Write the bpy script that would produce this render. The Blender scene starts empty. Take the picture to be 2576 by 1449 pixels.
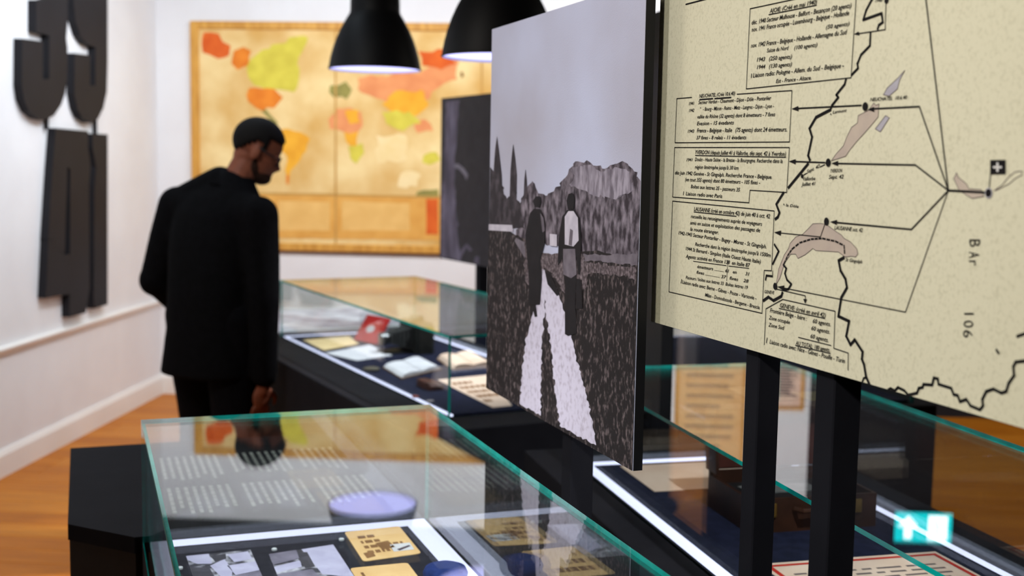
import bpy, math, random
from math import sin, cos, pi, radians, sqrt
from mathutils import Vector, Matrix
random.seed(7)
S = bpy.context.scene
COL = S.collection

# ------------------------------------------------------------------ camera
CAM_H = 1.55
F_PX, PITCH, ROLL = 3005.0, radians(5.864), radians(0.972)
IW, IH = 2576.0, 1449.0
fw = Vector((0, cos(PITCH), -sin(PITCH)))
_r, _u = Vector((1, 0, 0)), Vector((0, sin(PITCH), cos(PITCH)))
rt = _r * cos(ROLL) + _u * sin(ROLL)
up = _r * -sin(ROLL) + _u * cos(ROLL)
cam_data = bpy.data.cameras.new('camera')
cam_data.sensor_width = 36.0
cam_data.lens = F_PX / IW * 36.0
cam_data.clip_start = 0.05
cam_data.dof.use_dof = True
cam_data.dof.focus_distance = 1.85
cam_data.dof.aperture_fstop = 4.0
cam = bpy.data.objects.new('camera', cam_data)
COL.objects.link(cam)
cam.matrix_world = Matrix(((rt.x, up.x, -fw.x, 0), (rt.y, up.y, -fw.y, 0), (rt.z, up.z, -fw.z, CAM_H), (0, 0, 0, 1)))
S.camera = cam
EYE = Vector((0, 0, CAM_H))

def ray(x, y): return fw + rt * ((x - IW / 2) / F_PX) - up * ((y - IH / 2) / F_PX)
def at_z(x, y, z): d = ray(x, y); return EYE + d * ((z - CAM_H) / d.z)
def at_y(x, y, Y): d = ray(x, y); return EYE + d * (Y / d.y)
def on_plane(x, y, p0, n): d = ray(x, y); return EYE + d * ((p0 - EYE).dot(n) / d.dot(n))

# ------------------------------------------------------------------ world, exposure, lights
S.view_settings.view_transform = 'Standard'
S.view_settings.look = 'None'
S.view_settings.gamma = 1.0
S.view_settings.use_curve_mapping = False
S.view_settings.exposure = 0.0
world = bpy.data.worlds.new('world')
S.world = world
world.use_nodes = True
world.node_tree.nodes['Background'].inputs[0].default_value = (0.75, 0.8, 1.0, 1)
world.node_tree.nodes['Background'].inputs[1].default_value = 0.05

def aim(o, target):
    d = Vector(target) - o.location
    o.rotation_euler = d.to_track_quat('-Z', 'Y').to_euler()
def area(name, loc, target, sx, sy, power, color):
    l = bpy.data.lights.new(name, 'AREA'); l.shape = 'RECTANGLE'; l.size = sx; l.size_y = sy
    l.energy = power; l.color = color
    o = bpy.data.objects.new(name, l); COL.objects.link(o); o.location = loc; aim(o, target); return o
def spot(name, loc, target, power, color, deg, blend=0.6, rad=0.05):
    l = bpy.data.lights.new(name, 'SPOT'); l.energy = power; l.color = color
    l.spot_size = radians(deg); l.spot_blend = blend; l.shadow_soft_size = rad
    o = bpy.data.objects.new(name, l); COL.objects.link(o); o.location = loc; aim(o, target); return o
WARM = (1.0, 0.93, 0.85)
COOL = (0.93, 0.95, 1.0)
area('far_wall_wash', (0.0, 5.9, 2.82), (-0.1, 7.75, 1.35), 4.0, 0.15, 68, COOL)
area('left_wall_wash', (-1.2, 4.6, 2.82), (-2.6, 4.8, 1.2), 3.6, 0.15, 44, (0.76, 0.88, 1.0))
area('left_floor_light', (-1.5, 2.6, 2.82), (-1.75, 3.8, 0.0), 0.6, 0.6, 36, WARM)
area('right_floor_light', (2.9, 5.0, 2.82), (2.9, 5.6, 0.0), 0.8, 0.8, 46, WARM)
spot('panel_spot', (-1.35, 0.35, 2.8), (0.25, 1.85, 1.5), 98, (0.96, 0.95, 1.0), 50, 0.8, 0.08)
spot('middle_case_fill', (0.45, 4.75, 2.84), (-0.42, 4.6, 0.77), 330, (0.95, 0.94, 1.0), 46, 0.7, 0.04)  # added fill light, brightens the papers in the middle case
spot('near_case_fill', (-0.1, 1.5, 2.84), (-0.28, 2.25, 0.77), 300, COOL, 28, 0.8, 0.04)  # extra light put in to lift the cards and snapshots
spot('right_case_fill', (0.9, 1.2, 2.84), (0.55, 2.65, 0.77), 230, COOL, 42, 0.6, 0.04)  # added from above to brighten the sheets around the suitcase
spot('map_spot', (-0.9, -0.5, 2.8), (0.45, 1.35, 1.6), 178, (1.0, 0.97, 0.9), 55, 0.8, 0.08)

# ------------------------------------------------------------------ material helpers
def lin(c):
    out = []
    for v in c[:3]:
        v = v / 255.0
        out.append(v / 12.92 if v <= 0.04045 else ((v + 0.055) / 1.055) ** 2.4)
    return (out[0], out[1], out[2], 1)
MATS = {}
def mat(name, c1, c2=None, scale=8.0, rough=0.6, spec=0.3, bump=0.0, bscale=60.0, stretch=None, detail=4.0, lo=0.35, hi=0.65, metal=0.0):
    if name in MATS: return MATS[name]
    m = bpy.data.materials.new(name); m.use_nodes = True
    nt = m.node_tree; b = nt.nodes['Principled BSDF']
    b.inputs['Roughness'].default_value = rough
    b.inputs['Specular IOR Level'].default_value = spec
    b.inputs['Metallic'].default_value = metal
    tc = nt.nodes.new('ShaderNodeTexCoord'); mp = nt.nodes.new('ShaderNodeMapping')
    nt.links.new(tc.outputs['Object'], mp.inputs[0])
    if stretch: mp.inputs['Scale'].default_value = stretch
    if c2 is None: c2 = tuple(max(0, v * 0.92) for v in c1)
    n = nt.nodes.new('ShaderNodeTexNoise'); n.inputs['Scale'].default_value = scale; n.inputs['Detail'].default_value = detail
    nt.links.new(mp.outputs[0], n.inputs['Vector'])
    r = nt.nodes.new('ShaderNodeValToRGB')
    r.color_ramp.elements[0].position = lo; r.color_ramp.elements[1].position = hi
    r.color_ramp.elements[0].color = lin(c1); r.color_ramp.elements[1].color = lin(c2)
    nt.links.new(n.outputs[0], r.inputs[0]); nt.links.new(r.outputs[0], b.inputs['Base Color'])
    if bump > 0:
        n2 = nt.nodes.new('ShaderNodeTexNoise'); n2.inputs['Scale'].default_value = bscale
        nt.links.new(mp.outputs[0], n2.inputs['Vector'])
        bp = nt.nodes.new('ShaderNodeBump'); bp.inputs['Strength'].default_value = bump; bp.inputs['Distance'].default_value = 0.002
        nt.links.new(n2.outputs[0], bp.inputs['Height']); nt.links.new(bp.outputs[0], b.inputs['Normal'])
    MATS[name] = m; return m
def emit(name, c, strength):
    if name in MATS: return MATS[name]
    m = bpy.data.materials.new(name); m.use_nodes = True
    nt = m.node_tree; nt.nodes.remove(nt.nodes['Principled BSDF'])
    e = nt.nodes.new('ShaderNodeEmission'); e.inputs[0].default_value = lin(c); e.inputs[1].default_value = strength
    nt.links.new(e.outputs[0], nt.nodes['Material Output'].inputs[0])
    MATS[name] = m; return m
def glass_mat():
    m = bpy.data.materials.new('clear_glass'); m.use_nodes = True
    nt = m.node_tree; nt.nodes.remove(nt.nodes['Principled BSDF'])
    t = nt.nodes.new('ShaderNodeBsdfTransparent'); t.inputs[0].default_value = (0.95, 0.985, 0.98, 1)
    g = nt.nodes.new('ShaderNodeBsdfGlossy'); g.inputs['Roughness'].default_value = 0.0; g.inputs[0].default_value = (1, 1, 1, 1)
    geo = nt.nodes.new('ShaderNodeNewGeometry')
    mr = nt.nodes.new('ShaderNodeMapRange')          # a pane is thin: both faces reflect like air to glass
    mr.inputs['To Min'].default_value = 1.52; mr.inputs['To Max'].default_value = 1 / 1.52
    nt.links.new(geo.outputs['Backfacing'], mr.inputs['Value'])
    fr = nt.nodes.new('ShaderNodeFresnel'); nt.links.new(mr.outputs[0], fr.inputs['IOR'])
    mx = nt.nodes.new('ShaderNodeMixShader')
    nt.links.new(fr.outputs[0], mx.inputs[0]); nt.links.new(t.outputs[0], mx.inputs[1]); nt.links.new(g.outputs[0], mx.inputs[2])
    nt.links.new(mx.outputs[0], nt.nodes['Material Output'].inputs[0])
    return m
GLASS = glass_mat()
GEDGE = mat('green_glass_edge', (8, 178, 166), (4, 150, 140), 20, 0.15, 0.5)
BLACK = mat('matte_black_paint', (22, 22, 23), (17, 17, 18), 12, 0.55, 0.2, 0.15, 200)
PLINTH = mat('black_plinth_laminate', (24, 24, 28), (20, 20, 24), 9, 0.75, 0.06, 0.1, 150)
NAVY = mat('navy_felt_bed', (32, 34, 56), (24, 26, 44), 40, 0.9, 0.1, 0.3, 400)
CHAR = mat('charcoal_felt_bed', (44, 43, 52), (36, 35, 44), 40, 0.9, 0.1, 0.3, 400)
LED = emit('led_diffuser', (222, 224, 255), 2.0)
INK = mat('black_ink', (22, 20, 20), (30, 28, 27), 60, 0.8, 0.1)

# ------------------------------------------------------------------ object helpers
def tag(o, label, cat, group=None, kind=None):
    o['label'] = label; o['category'] = cat
    if group: o['group'] = group
    if kind: o['kind'] = kind
    return o
WM = {}
def empty(name, loc, rz=0.0):
    o = bpy.data.objects.new(name, None); COL.objects.link(o)
    o.empty_display_size = 0.05
    o.location = loc; o.rotation_euler = (0, 0, rz)
    WM[o.name] = Matrix.Translation(Vector(loc)) @ Matrix.Rotation(rz, 4, 'Z')
    return o
def mk(name, verts, faces, m, parent=None, smooth=False, fmats=None, origin=None, rz=0.0):
    """One mesh object from world-space vertices."""
    V = [Vector(v) for v in verts]
    me = bpy.data.meshes.new(name)
    o = bpy.data.objects.new(name, me); COL.objects.link(o)
    if parent is not None:
        M = WM[parent.name]; o.parent = parent; WM[o.name] = M
    else:
        if origin is None:
            xs = [v.x for v in V]; ys = [v.y for v in V]; zs = [v.z for v in V]
            origin = ((min(xs) + max(xs)) / 2, (min(ys) + max(ys)) / 2, min(zs))
        M = Matrix.Translation(Vector(origin)) @ Matrix.Rotation(rz, 4, 'Z')
        o.location = origin; o.rotation_euler = (0, 0, rz); WM[o.name] = M
    inv = M.inverted()
    me.from_pydata([inv @ v for v in V], [], faces)
    for mm in (m if isinstance(m, (list, tuple)) else [m]): me.materials.append(mm)
    if fmats:
        for p, i in zip(me.polygons, fmats): p.material_index = i
    if smooth:
        for p in me.polygons: p.use_smooth = True
    me.update()
    return o
class MB:
    """Collects shapes into one mesh."""
    def __init__(s): s.v = []; s.f = []; s.m = []
    def add(s, v, f, mi=0):
        b = len(s.v); s.v += [Vector(x) for x in v]; s.f += [tuple(i + b for i in q) for q in f]; s.m += [mi] * len(f); return s
    def box(s, T, a, b, mi=0):
        x0, y0, z0 = a; x1, y1, z1 = b
        v = [T(x, y, z) for z in (z0, z1) for x, y in ((x0, y0), (x1, y0), (x1, y1), (x0, y1))]
        return s.add(v, [(3, 2, 1, 0), (4, 5, 6, 7), (0, 1, 5, 4), (1, 2, 6, 5), (2, 3, 7, 6), (3, 0, 4, 7)], mi)
    def bbox(s, T, a, b, c=0.004, mi=0):
        """box with chamfered vertical and top edges"""
        x0, y0, z0 = a; x1, y1, z1 = b
        def ring(i, z): return [T(x, y, z) for x, y in ((x0 + c, y0 + i), (x1 - c, y0 + i), (x1 - i, y0 + c), (x1 - i, y1 - c), (x1 - c, y1 - i), (x0 + c, y1 - i), (x0 + i, y1 - c), (x0 + i, y0 + c))]
        r = ring(0, z0) + ring(0, z1 - c) + ring(c * 0.9, z1)
        f = [tuple(range(7, -1, -1)), tuple(range(16, 24))]
        for k in (0, 8):
            for i in range(8): j = (i + 1) % 8; f.append((k + i, k + j, k + 8 + j, k + 8 + i))
        return s.add(r, f, mi)
    def prism(s, pts, n, t, mi=0, side=None):
        """polygon pts extruded by n*t (front face is pts + n*t)"""
        k = len(pts); P = [Vector(p) for p in pts]; Q = [p + n * t for p in P]
        nor = Vector((0, 0, 0))
        for i in range(k): nor += P[i].cross(P[(i + 1) % k])
        f = [tuple(range(k, 2 * k)), tuple(range(k - 1, -1, -1))]
        fs = [(i, (i + 1) % k, k + (i + 1) % k, k + i) for i in range(k)]
        if nor.dot(n) < 0:
            f = [tuple(reversed(q)) for q in f]; fs = [tuple(reversed(q)) for q in fs]
        s.add(P + Q, f, mi); b = len(s.v) - 2 * k
        s.f += [tuple(i + b for i in q) for q in fs]; s.m += [mi if side is None else side] * k
        return s
    def tube(s, p, r, n=8, mi=0, cap=True):
        p = [Vector(x) for x in p]; rr = r if isinstance(r, (list, tuple)) else [r] * len(p)
        rings = []
        for i, c in enumerate(p):
            d = (p[min(i + 1, len(p) - 1)] - p[max(i - 1, 0)]).normalized()
            a = d.orthogonal().normalized() if i == 0 else (pa - d * pa.dot(d)).normalized()
            pa = a; b = d.cross(a)
            rings += [c + (a * cos(2 * pi * k / n) + b * sin(2 * pi * k / n)) * rr[i] for k in range(n)]
        f = []
        for i in range(len(p) - 1):
            for k in range(n): j = (k + 1) % n; f.append((i * n + k, i * n + j, i * n + n + j, i * n + n + k))
        if cap: f += [tuple(range(n - 1, -1, -1)), tuple(range((len(p) - 1) * n, len(p) * n))]
        return s.add(rings, f, mi)
    def lathe(s, c, prof, n=40, mi=0):
        c = Vector(c); v = []; f = []
        for r, z in prof: v += [c + Vector((r * cos(2 * pi * k / n), r * sin(2 * pi * k / n), z)) for k in range(n)]
        for i in range(len(prof) - 1):
            for k in range(n): j = (k + 1) % n; f.append((i * n + k, i * n + j, i * n + n + j, i * n + n + k))
        return s.add(v, f, mi)
    def ell(s, c, ax, n=14, mi=0):
        """ellipsoid with axis vectors ax = (a, b, c)"""
        c = Vector(c); a, b, d = ax; v = [c + d]; f = []
        for i in range(1, n):
            t = pi * i / n
            for k in range(2 * n):
                q = pi * k / n; v.append(c + a * (sin(t) * cos(q)) + b * (sin(t) * sin(q)) + d * cos(t))
        v.append(c - d); m = 2 * n
        for k in range(m): f.append((0, 1 + k, 1 + (k + 1) % m))
        for i in range(n - 2):
            for k in range(m): j = (k + 1) % m; f.append((1 + i * m + k, 1 + (i + 1) * m + k, 1 + (i + 1) * m + j, 1 + i * m + j))
        e = len(v) - 1
        for k in range(m): f.append((e, 1 + (n - 2) * m + (k + 1) % m, 1 + (n - 2) * m + k))
        if a.cross(b).dot(d) < 0: f = [tuple(reversed(q)) for q in f]
        return s.add(v, f, mi)
    def out(s, name, m, parent=None, smooth=False, origin=None, rz=0.0):
        return mk(name, s.v, s.f, m, parent, smooth, s.m, origin, rz)
def frame(a):
    """local (u right, v forward) axes turned by a about the vertical"""
    return lambda u, v, z: Vector((u * cos(a) - v * sin(a), u * sin(a) + v * cos(a), z))
aA, aC, aD = 0.34494, 0.25074, 0.47075
FA, FC, FD = frame(aA), frame(aC), frame(aD)
WORLD = lambda x, y, z: Vector((x, y, z))
def uv_of(p, a): return (p.x * cos(a) + p.y * sin(a), -p.x * sin(a) + p.y * cos(a))
def struct(o): o['kind'] = 'structure'; return o

# ------------------------------------------------------------------ the room
wl0 = at_z(0, 1200, 0.0)
wdir = Vector((0.0682, 1, 0)).normalized()              # along the left wall
wnrm = Vector((wdir.y, -wdir.x, 0))                     # out of the left wall
corner = wl0 + wdir * ((7.85 - wl0.y) / wdir.y)
fdir = wnrm.copy()                                      # along the far wall, to the right
fnrm = -wdir
CEIL = 2.88
def LW(s, d, z): p = corner - wdir * s + wnrm * d; return Vector((p.x, p.y, z))     # s metres back from the corner
def FWL(s, d, z): p = corner + fdir * s + fnrm * d; return Vector((p.x, p.y, z))    # s metres right of the corner
WALL = mat('white_wall_paint', (236, 236, 237), (231, 230, 231), 3, 0.85, 0.15, 0.05, 300)
TRIM = mat('white_gloss_trim', (242, 239, 234), (238, 235, 229), 3, 0.5, 0.3)
CEILM = mat('dark_grey_ceiling', (40, 40, 42), (35, 35, 37), 3, 0.9, 0.1)
ROOMW = 7.2
m = MB().box(LW, (-0.2, -0.2, 0), (11.0, 0, CEIL)); struct(m.out('wall_left', WALL))
m = MB().box(FWL, (0, -0.2, 0), (4.26, 0, CEIL)); struct(m.out('wall_far', WALL))
DARKW = mat('darkened_wall', (46, 45, 48), (40, 39, 42), 3, 0.9, 0.1)
m = MB().box(FWL, (4.26, -0.2, 0), (ROOMW, 0, CEIL)); struct(m.out('wall_far_dark', DARKW))  # unseen stretch of far wall, coloured dark to keep the glass reflections dark
m = MB().box(FWL, (ROOMW, -0.2, 0), (ROOMW + 0.2, 11.0, CEIL)); struct(m.out('wall_right', DARKW))
m = MB().box(FWL, (-0.2, 11.0, 0), (ROOMW + 0.2, 11.2, CEIL)); struct(m.out('wall_back', WALL))
m = MB().box(FWL, (-0.2, -0.2, CEIL), (ROOMW + 0.2, 11.2, CEIL + 0.1)); struct(m.out('ceiling', CEILM))
for nm, T, L in (('baseboard_left', LW, 10.9), ('baseboard_far', FWL, 4.26)):
    m = MB(); pr = [(0, 0), (0.02, 0), (0.02, 0.105), (0.008, 0.13), (0, 0.13)]
    v = [T(s, d, z) for s in (0.0, L) for d, z in pr]; k = len(pr)
    m.add(v, [tuple(range(k)), tuple(range(2 * k - 1, k - 1, -1))] + [(i, (i + 1) % k, k + (i + 1) % k, k + i) for i in range(k)])
    struct(m.out(nm, TRIM))
rail_z = on_plane(150, 836, wl0, wnrm).z
m = MB(); pr = [(0, -0.028), (0.012, -0.024), (0.018, -0.006), (0.030, 0.004), (0.030, 0.012), (0, 0.018)]
v = [LW(s, d, rail_z + z) for s in (0.0, 10.9) for d, z in pr]; k = len(pr)
m.add(v, [tuple(range(k)), tuple(range(2 * k - 1, k - 1, -1))] + [(i, (i + 1) % k, k + (i + 1) % k, k + i) for i in range(k)])
struct(m.out('trim_1', TRIM))
# floor of wooden boards laid across the room
SUB = mat('floor_underlay', (70, 44, 20), (60, 38, 18), 5, 0.8, 0.1)
m = MB().box(FWL, (-0.2, -0.2, -0.12), (ROOMW + 0.2, 11.2, -0.02)); fl = struct(m.out('floor', SUB))
WOODS = [mat('oak_board_%s' % n, a, b, 3.0, 0.45, 0.2, 0.08, 40, (1.0, 14.0, 1.0), 6.0) for n, a, b in
         (('honey', (200, 122, 30), (180, 104, 20)), ('amber', (192, 114, 26), (170, 96, 16)), ('tan', (206, 130, 38), (186, 112, 26)))]
pw, pl = 0.16, 1.8
pm = []
for mi, wm in enumerate(WOODS):
    me = bpy.data.meshes.new('plank'); g = 0.0015
    x0, x1, y0, y1 = g, pl - g, g, pw - g; b = 0.002
    me.from_pydata([(x0, y0, -0.02), (x1, y0, -0.02), (x1, y1, -0.02), (x0, y1, -0.02), (x0, y0, -b), (x1, y0, -b), (x1, y1, -b), (x0, y1, -b),
                    (x0 + b, y0 + b, 0), (x1 - b, y0 + b, 0), (x1 - b, y1 - b, 0), (x0 + b, y1 - b, 0)], [],
                   [(0, 1, 5, 4), (1, 2, 6, 5), (2, 3, 7, 6), (3, 0, 4, 7), (4, 5, 9, 8), (5, 6, 10, 9), (6, 7, 11, 10), (7, 4, 8, 11), (8, 9, 10, 11)])
    me.materials.append(wm); pm.append(me)
inv = WM['floor'].inverted()
frot = math.atan2(fdir.y, fdir.x)
rest = MB()
for j in range(int(11.0 / pw)):
    off = random.random() * pl
    for i in range(-1, 4):
        s0 = i * pl + off - 0.4
        d0 = (j + 1) * pw
        near = (0.0 < d0 < 6.4 and (s0 < 1.6 or s0 > 2.9))
        if near and s0 + pl > 0 and s0 < ROOMW:
            o = bpy.data.objects.new('plank', pm[random.randrange(3)]); COL.objects.link(o); o.parent = fl
            p = inv @ FWL(s0, d0, 0.0)
            o.location = p; o.rotation_euler = (0, 0, frot)
        elif s0 + pl > 0 and s0 < ROOMW:
            rest.box(FWL, (max(s0, 0) + 0.0015, d0 - pw + 0.0015, -0.02), (min(s0 + pl, ROOMW) - 0.0015, d0 - 0.0015, 0.0), random.randrange(3))
o = rest.out('plank_field', WOODS, fl); o['kind'] = 'stuff'

# ------------------------------------------------------------------ display cases
ZB, ZG, GT = 0.765, 1.02, 0.008
def pane(T, a, b, name, parent):
    x0, y0, z0 = a; x1, y1, z1 = b
    d = [x1 - x0, y1 - y0, z1 - z0]; thin = d.index(min(d))
    m = MB().box(T, a, b)
    big = {2: (0, 1), 1: (2, 4), 0: (3, 5)}[thin]
    m.m = [0 if i in big else 1 for i in range(6)]
    return m.out(name, [GLASS, GEDGE], parent)
def case(T, a, u0, u1, v0, v1, label, ledge, felt, led_w=(0.03, 0.03, 0.03, 0.03)):
    """plinth, felt bed, four light strips and five glass panes; ledge = left, right, front, back"""
    L, R, Fr, Bk = ledge
    root = empty('display_case', T((u0 + u1) / 2, (v0 + v1) / 2, 0), a)
    tag(root, label, 'display case')
    m = MB().bbox(T, (u0 - L, v0 - Fr, 0.09), (u1 + R, v1 + Bk, ZB - 0.004), 0.003)
    pl_ = m.out('plinth', PLINTH, root)
    MB().box(T, (u0 - L + 0.05, v0 - Fr + 0.05, 0), (u1 + R - 0.05, v1 + Bk - 0.05, 0.09)).out('toe_kick', BLACK, pl_)
    g = 0.014; wl, wr, wb, wf = led_w
    MB().box(T, (u0 + g + wl, v0 + g + wf, ZB - 0.004), (u1 - g - wr, v1 - g - wb, ZB + 0.003)).out('felt_bed', felt, root)
    for q in ((u0 + g, v0 + g, u0 + g + wl, v1 - g), (u1 - g - wr, v0 + g, u1 - g, v1 - g),
              (u0 + g + wl, v1 - g - wb, u1 - g - wr, v1 - g), (u0 + g + wl, v0 + g, u1 - g - wr, v0 + g + wf)):
        if min(q[2] - q[0], q[3] - q[1]) < 0.001: continue
        MB().box(T, (q[0], q[1], ZB - 0.004), (q[2], q[3], ZB + 0.001)).out('light_strip', LED, root)
    zt = ZG - GT
    pane(T, (u0, v0, zt), (u1, v1, ZG), 'glass_top', root)
    pane(T, (u0, v0, ZB - 0.004), (u0 + GT, v1, zt), 'glass_side', root)
    pane(T, (u1 - GT, v0, ZB - 0.004), (u1, v1, zt), 'glass_side', root)
    pane(T, (u0 + GT, v1 - GT, ZB - 0.004), (u1 - GT, v1, zt), 'glass_end', root)
    pane(T, (u0 + GT, v0, ZB - 0.004), (u1 - GT, v0 + GT, zt), 'glass_end', root)
    return root
BED = ZB + 0.003
case(FA, aA, 0.102, 0.713, 1.02, 2.513, 'glass-topped display case with identity cards and two black-and-white snapshots inside', (0.0, 0.03, 0.02, 0.02), CHAR, (0.035, 0.05, 0.05, 0.03))
case(FD, aD, 1.494, 2.15, 3.363, 5.235, 'glass display case holding a red booklet and open books beside the man', (0.185, 0.1, 0.17, 0.1), NAVY, (0.010, 0.028, 0.045, 0.0))
case(FC, aC, 0.941, 1.54, 1.10, 2.985, 'glass display case with an open brown suitcase and red-bordered sheet inside', (0.09, 0.12, 0.02, 0.17), NAVY, (0.026, 0.026, 0.045, 0.02))
case(FC, aC, 1.74, 2.35, 3.58, 5.2, 'glass display case with two faded documents, partly hidden behind the hand-drawn map board', (0.05, 0.06, 0.05, 0.05), NAVY, (0.0, 0.0, 0.02, 0.0))

# ------------------------------------------------------------------ black reading tables between the cases
LINEW = mat('white_print', (172, 172, 166), (158, 158, 152), 30, 0.8, 0.1)
t = empty('text_plinth', FA(0.36, 2.98, 0), aA)
tag(t, 'black angular table printed with white text lines, behind the near glass case', 'plinth')
top = [(-0.046, 3.40), (-0.045, 2.68), (0.087, 2.545), (0.73, 2.545), (0.73, 3.30), (0.70, 3.40)]
MB().prism([FA(u, v, 0.73) for u, v in top], Vector((0, 0, 1)), ZB - 0.73, 0).out('top', PLINTH, t)
body = [(-0.043, 3.395), (-0.042, 2.683), (0.089, 2.55), (0.715, 2.56), (0.715, 3.29), (0.69, 3.38)]
MB().prism([FA(u, v, 0.0) for u, v in body], Vector((0, 0, 1)), 0.73, 0).out('body', BLACK, t)
for (va, vb, n, cols) in ((2.98, 3.22, 24, 'a'), (2.68, 2.91, 25, 'b')):
    m = MB()
    for i in range(n):
        u = 0.175 + i * 0.0195
        if (i % 9) == 8: continue
        ln = (vb - va) * random.uniform(0.72, 1.0)
        x = vb
        while x > vb - ln:                              # words of one line
            w = random.uniform(0.012, 0.04)
            m.box(FA, (u, max(x - w, va), ZB), (u + 0.0085, x, ZB + 0.0004)); x -= w + 0.006
    m.out('caption_text', LINEW, t)

t = empty('sheet_plinth', FD(1.85, 5.85, 0), aD)
tag(t, 'white-topped table with a printed grey map sheet, beyond the red booklet case', 'plinth')
MB().bbox(FD, (1.35, 5.45, 0.0), (2.3, 6.3, 0.755), 0.004).out('body', mat('white_table', (222, 220, 222), (214, 212, 215), 5, 0.6), t)
o = MB().box(FD, (1.40, 5.5, 0.755), (2.2, 6.2, 0.758)).out('map_sheet', mat('grey_printed_sheet', (222, 214, 222), (150, 140, 156), 9, 0.8, 0.1, lo=0.42, hi=0.66), None)
tag(o, 'pale grey printed map sheet lying on the white-topped table', 'map')

# ------------------------------------------------------------------ paper things
PAPERS = {
    'tan': mat('tan_card', (240, 196, 140), (230, 182, 124), 14, 0.8, 0.1, lo=0.4, hi=0.7),
    'pink': mat('pinkish_paper', (238, 208, 188), (226, 192, 170), 7, 0.8, 0.1),
    'white': mat('white_paper', (226, 222, 226), (214, 210, 216), 8, 0.8, 0.1),
    'cream': mat('cream_paper', (244, 214, 160), (232, 200, 146), 8, 0.8, 0.1),
    'red': mat('red_border_ink', (206, 58, 46), (192, 46, 38), 30, 0.8, 0.1),
    'photo': mat('snapshot_tones', (206, 200, 214), (52, 48, 58), 26, 0.45, 0.3, lo=0.40, hi=0.56, detail=6),
    'grey': mat('pencil_grey', (96, 84, 86), (120, 104, 100), 40, 0.9, 0.1),
    'brown': mat('brown_stain', (150, 108, 74), (128, 90, 60), 20, 0.9, 0.1),
}
def bed_pts(px, z=BED): return [at_z(x, y, z) for x, y in px]
UPV = Vector((0, 0, 1))
def rounded(P, r=0.006, n=4):
    out = []
    k = len(P)
    for i in range(k):
        p, a, b = P[i], P[i - 1], P[(i + 1) % k]
        da, db = (a - p).normalized() * r, (b - p).normalized() * r
        for j in range(n + 1):
            t_ = j / n; out.append(p + da * (1 - t_) ** 2 + db * t_ ** 2)
    return out
def bl(P, s, t_, lift=0.0): return P[0] * (1 - s) * (1 - t_) + P[1] * s * (1 - t_) + P[2] * s * t_ + P[3] * (1 - s) * t_ + UPV * lift
def sheet(name, px, mname, label, cat, group=None, th=0.0012, rnd=0.0, lines=0, z=BED, curl=0.0, ink='grey', margin=0.12):
    """px = far-left, far-right, near-right, near-left corners on the bed"""
    P = bed_pts(px, z)
    cen = sum(P, Vector()) / 4
    t_ = empty(name, (cen.x, cen.y, z)); tag(t_, label, cat, group)
    if curl > 0:
        n = 8; m_ = MB(); vv = []
        for i in range(n + 1):
            for j in range(n + 1):
                s, q = i / n, j / n
                vv.append(bl(P, s, q, th + curl * ((2 * s - 1) ** 4) * (0.5 + 0.5 * cos(6 * q))))
        k = n + 1
        ff = [(i * k + j, (i + 1) * k + j, (i + 1) * k + j + 1, i * k + j + 1) for i in range(n) for j in range(n)]
        m_.add(vv, [tuple(reversed(f)) for f in ff]); m_.out('paper', PAPERS[mname], t_, True)
    else:
        Q = rounded(P, rnd) if rnd else P
        MB().prism(Q, UPV, th).out('paper', PAPERS[mname], t_)
    if lines:
        m_ = MB()
        for i in range(lines):
            q = margin + (1 - 2 * margin) * (i + 0.5) / lines; s = margin
            while s < 1 - margin - 0.03:
                w = random.uniform(0.04, 0.14); e = min(s + w, 1 - margin); h = 0.28 * (1 - 2 * margin) / lines
                m_.add([bl(P, s, q - h, th + 0.0003), bl(P, e, q - h, th + 0.0003), bl(P, e, q + h, th + 0.0003), bl(P, s, q + h, th + 0.0003)], [(3, 2, 1, 0)])
                s = e + 0.03
                if random.random() < 0.12: break
        m_.out('writing', PAPERS[ink], t_)
    return t_, P
def patch(P, th, pts, mname, parent, name='print'):
    MB().add([bl(P, s, q, th) for s, q in pts], [tuple(range(len(pts) - 1, -1, -1))]).out(name, PAPERS[mname] if isinstance(mname, str) else mname, parent)
GC1 = 'papers in the near case'
th = 0.0016
# near case: identity cards and snapshots
c, P = sheet('identity_card', [(866, 1340), (1004, 1325), (1060, 1393), (914, 1414)], 'tan', 'tan rounded identity card with portrait print, beside the light strip corner', 'card', rnd=0.010, lines=4, th=0.0015, ink='brown', margin=0.16)
patch(P, 0.0019, [(0.60, 0.60), (0.95, 0.62), (0.93, 0.86), (0.58, 0.84)], 'white', c, 'stamp')
patch(P, 0.0021, [(0.66, 0.78), (0.90, 0.70), (0.92, 0.74), (0.68, 0.84)], mat('dark_stamp_ink', (60, 50, 74), (80, 66, 80), 30, 0.8), c, 'signature')
patch(P, 0.0019, [(0.08, 0.76), (0.24, 0.74), (0.25, 0.90), (0.09, 0.93)], 'brown', c, 'seal')
patch(P, 0.0019, [(0.38, 0.50), (0.62, 0.46), (0.66, 0.70), (0.42, 0.74)], 'brown', c, 'portrait')
c, P = sheet('identity_card', [(880, 1431), (1025, 1417), (1082, 1492), (930, 1512)], 'tan', 'tan rounded identity card lying next to the navy cap', 'card', rnd=0.010, lines=3, th=0.0015, ink='brown')
pk = [mat('snapshot_light', (206, 198, 226), (186, 178, 208), 20, 0.5), mat('snapshot_dark', (58, 54, 64), (74, 68, 78), 26, 0.5), mat('snapshot_mid', (140, 130, 150), (112, 104, 122), 24, 0.5)]
c, P = sheet('snapshot', [(468, 1400), (630, 1384), (668, 1470), (500, 1490)], 'photo', 'small black-and-white snapshot beside the green glass edge', 'photo', th=0.001)
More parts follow.
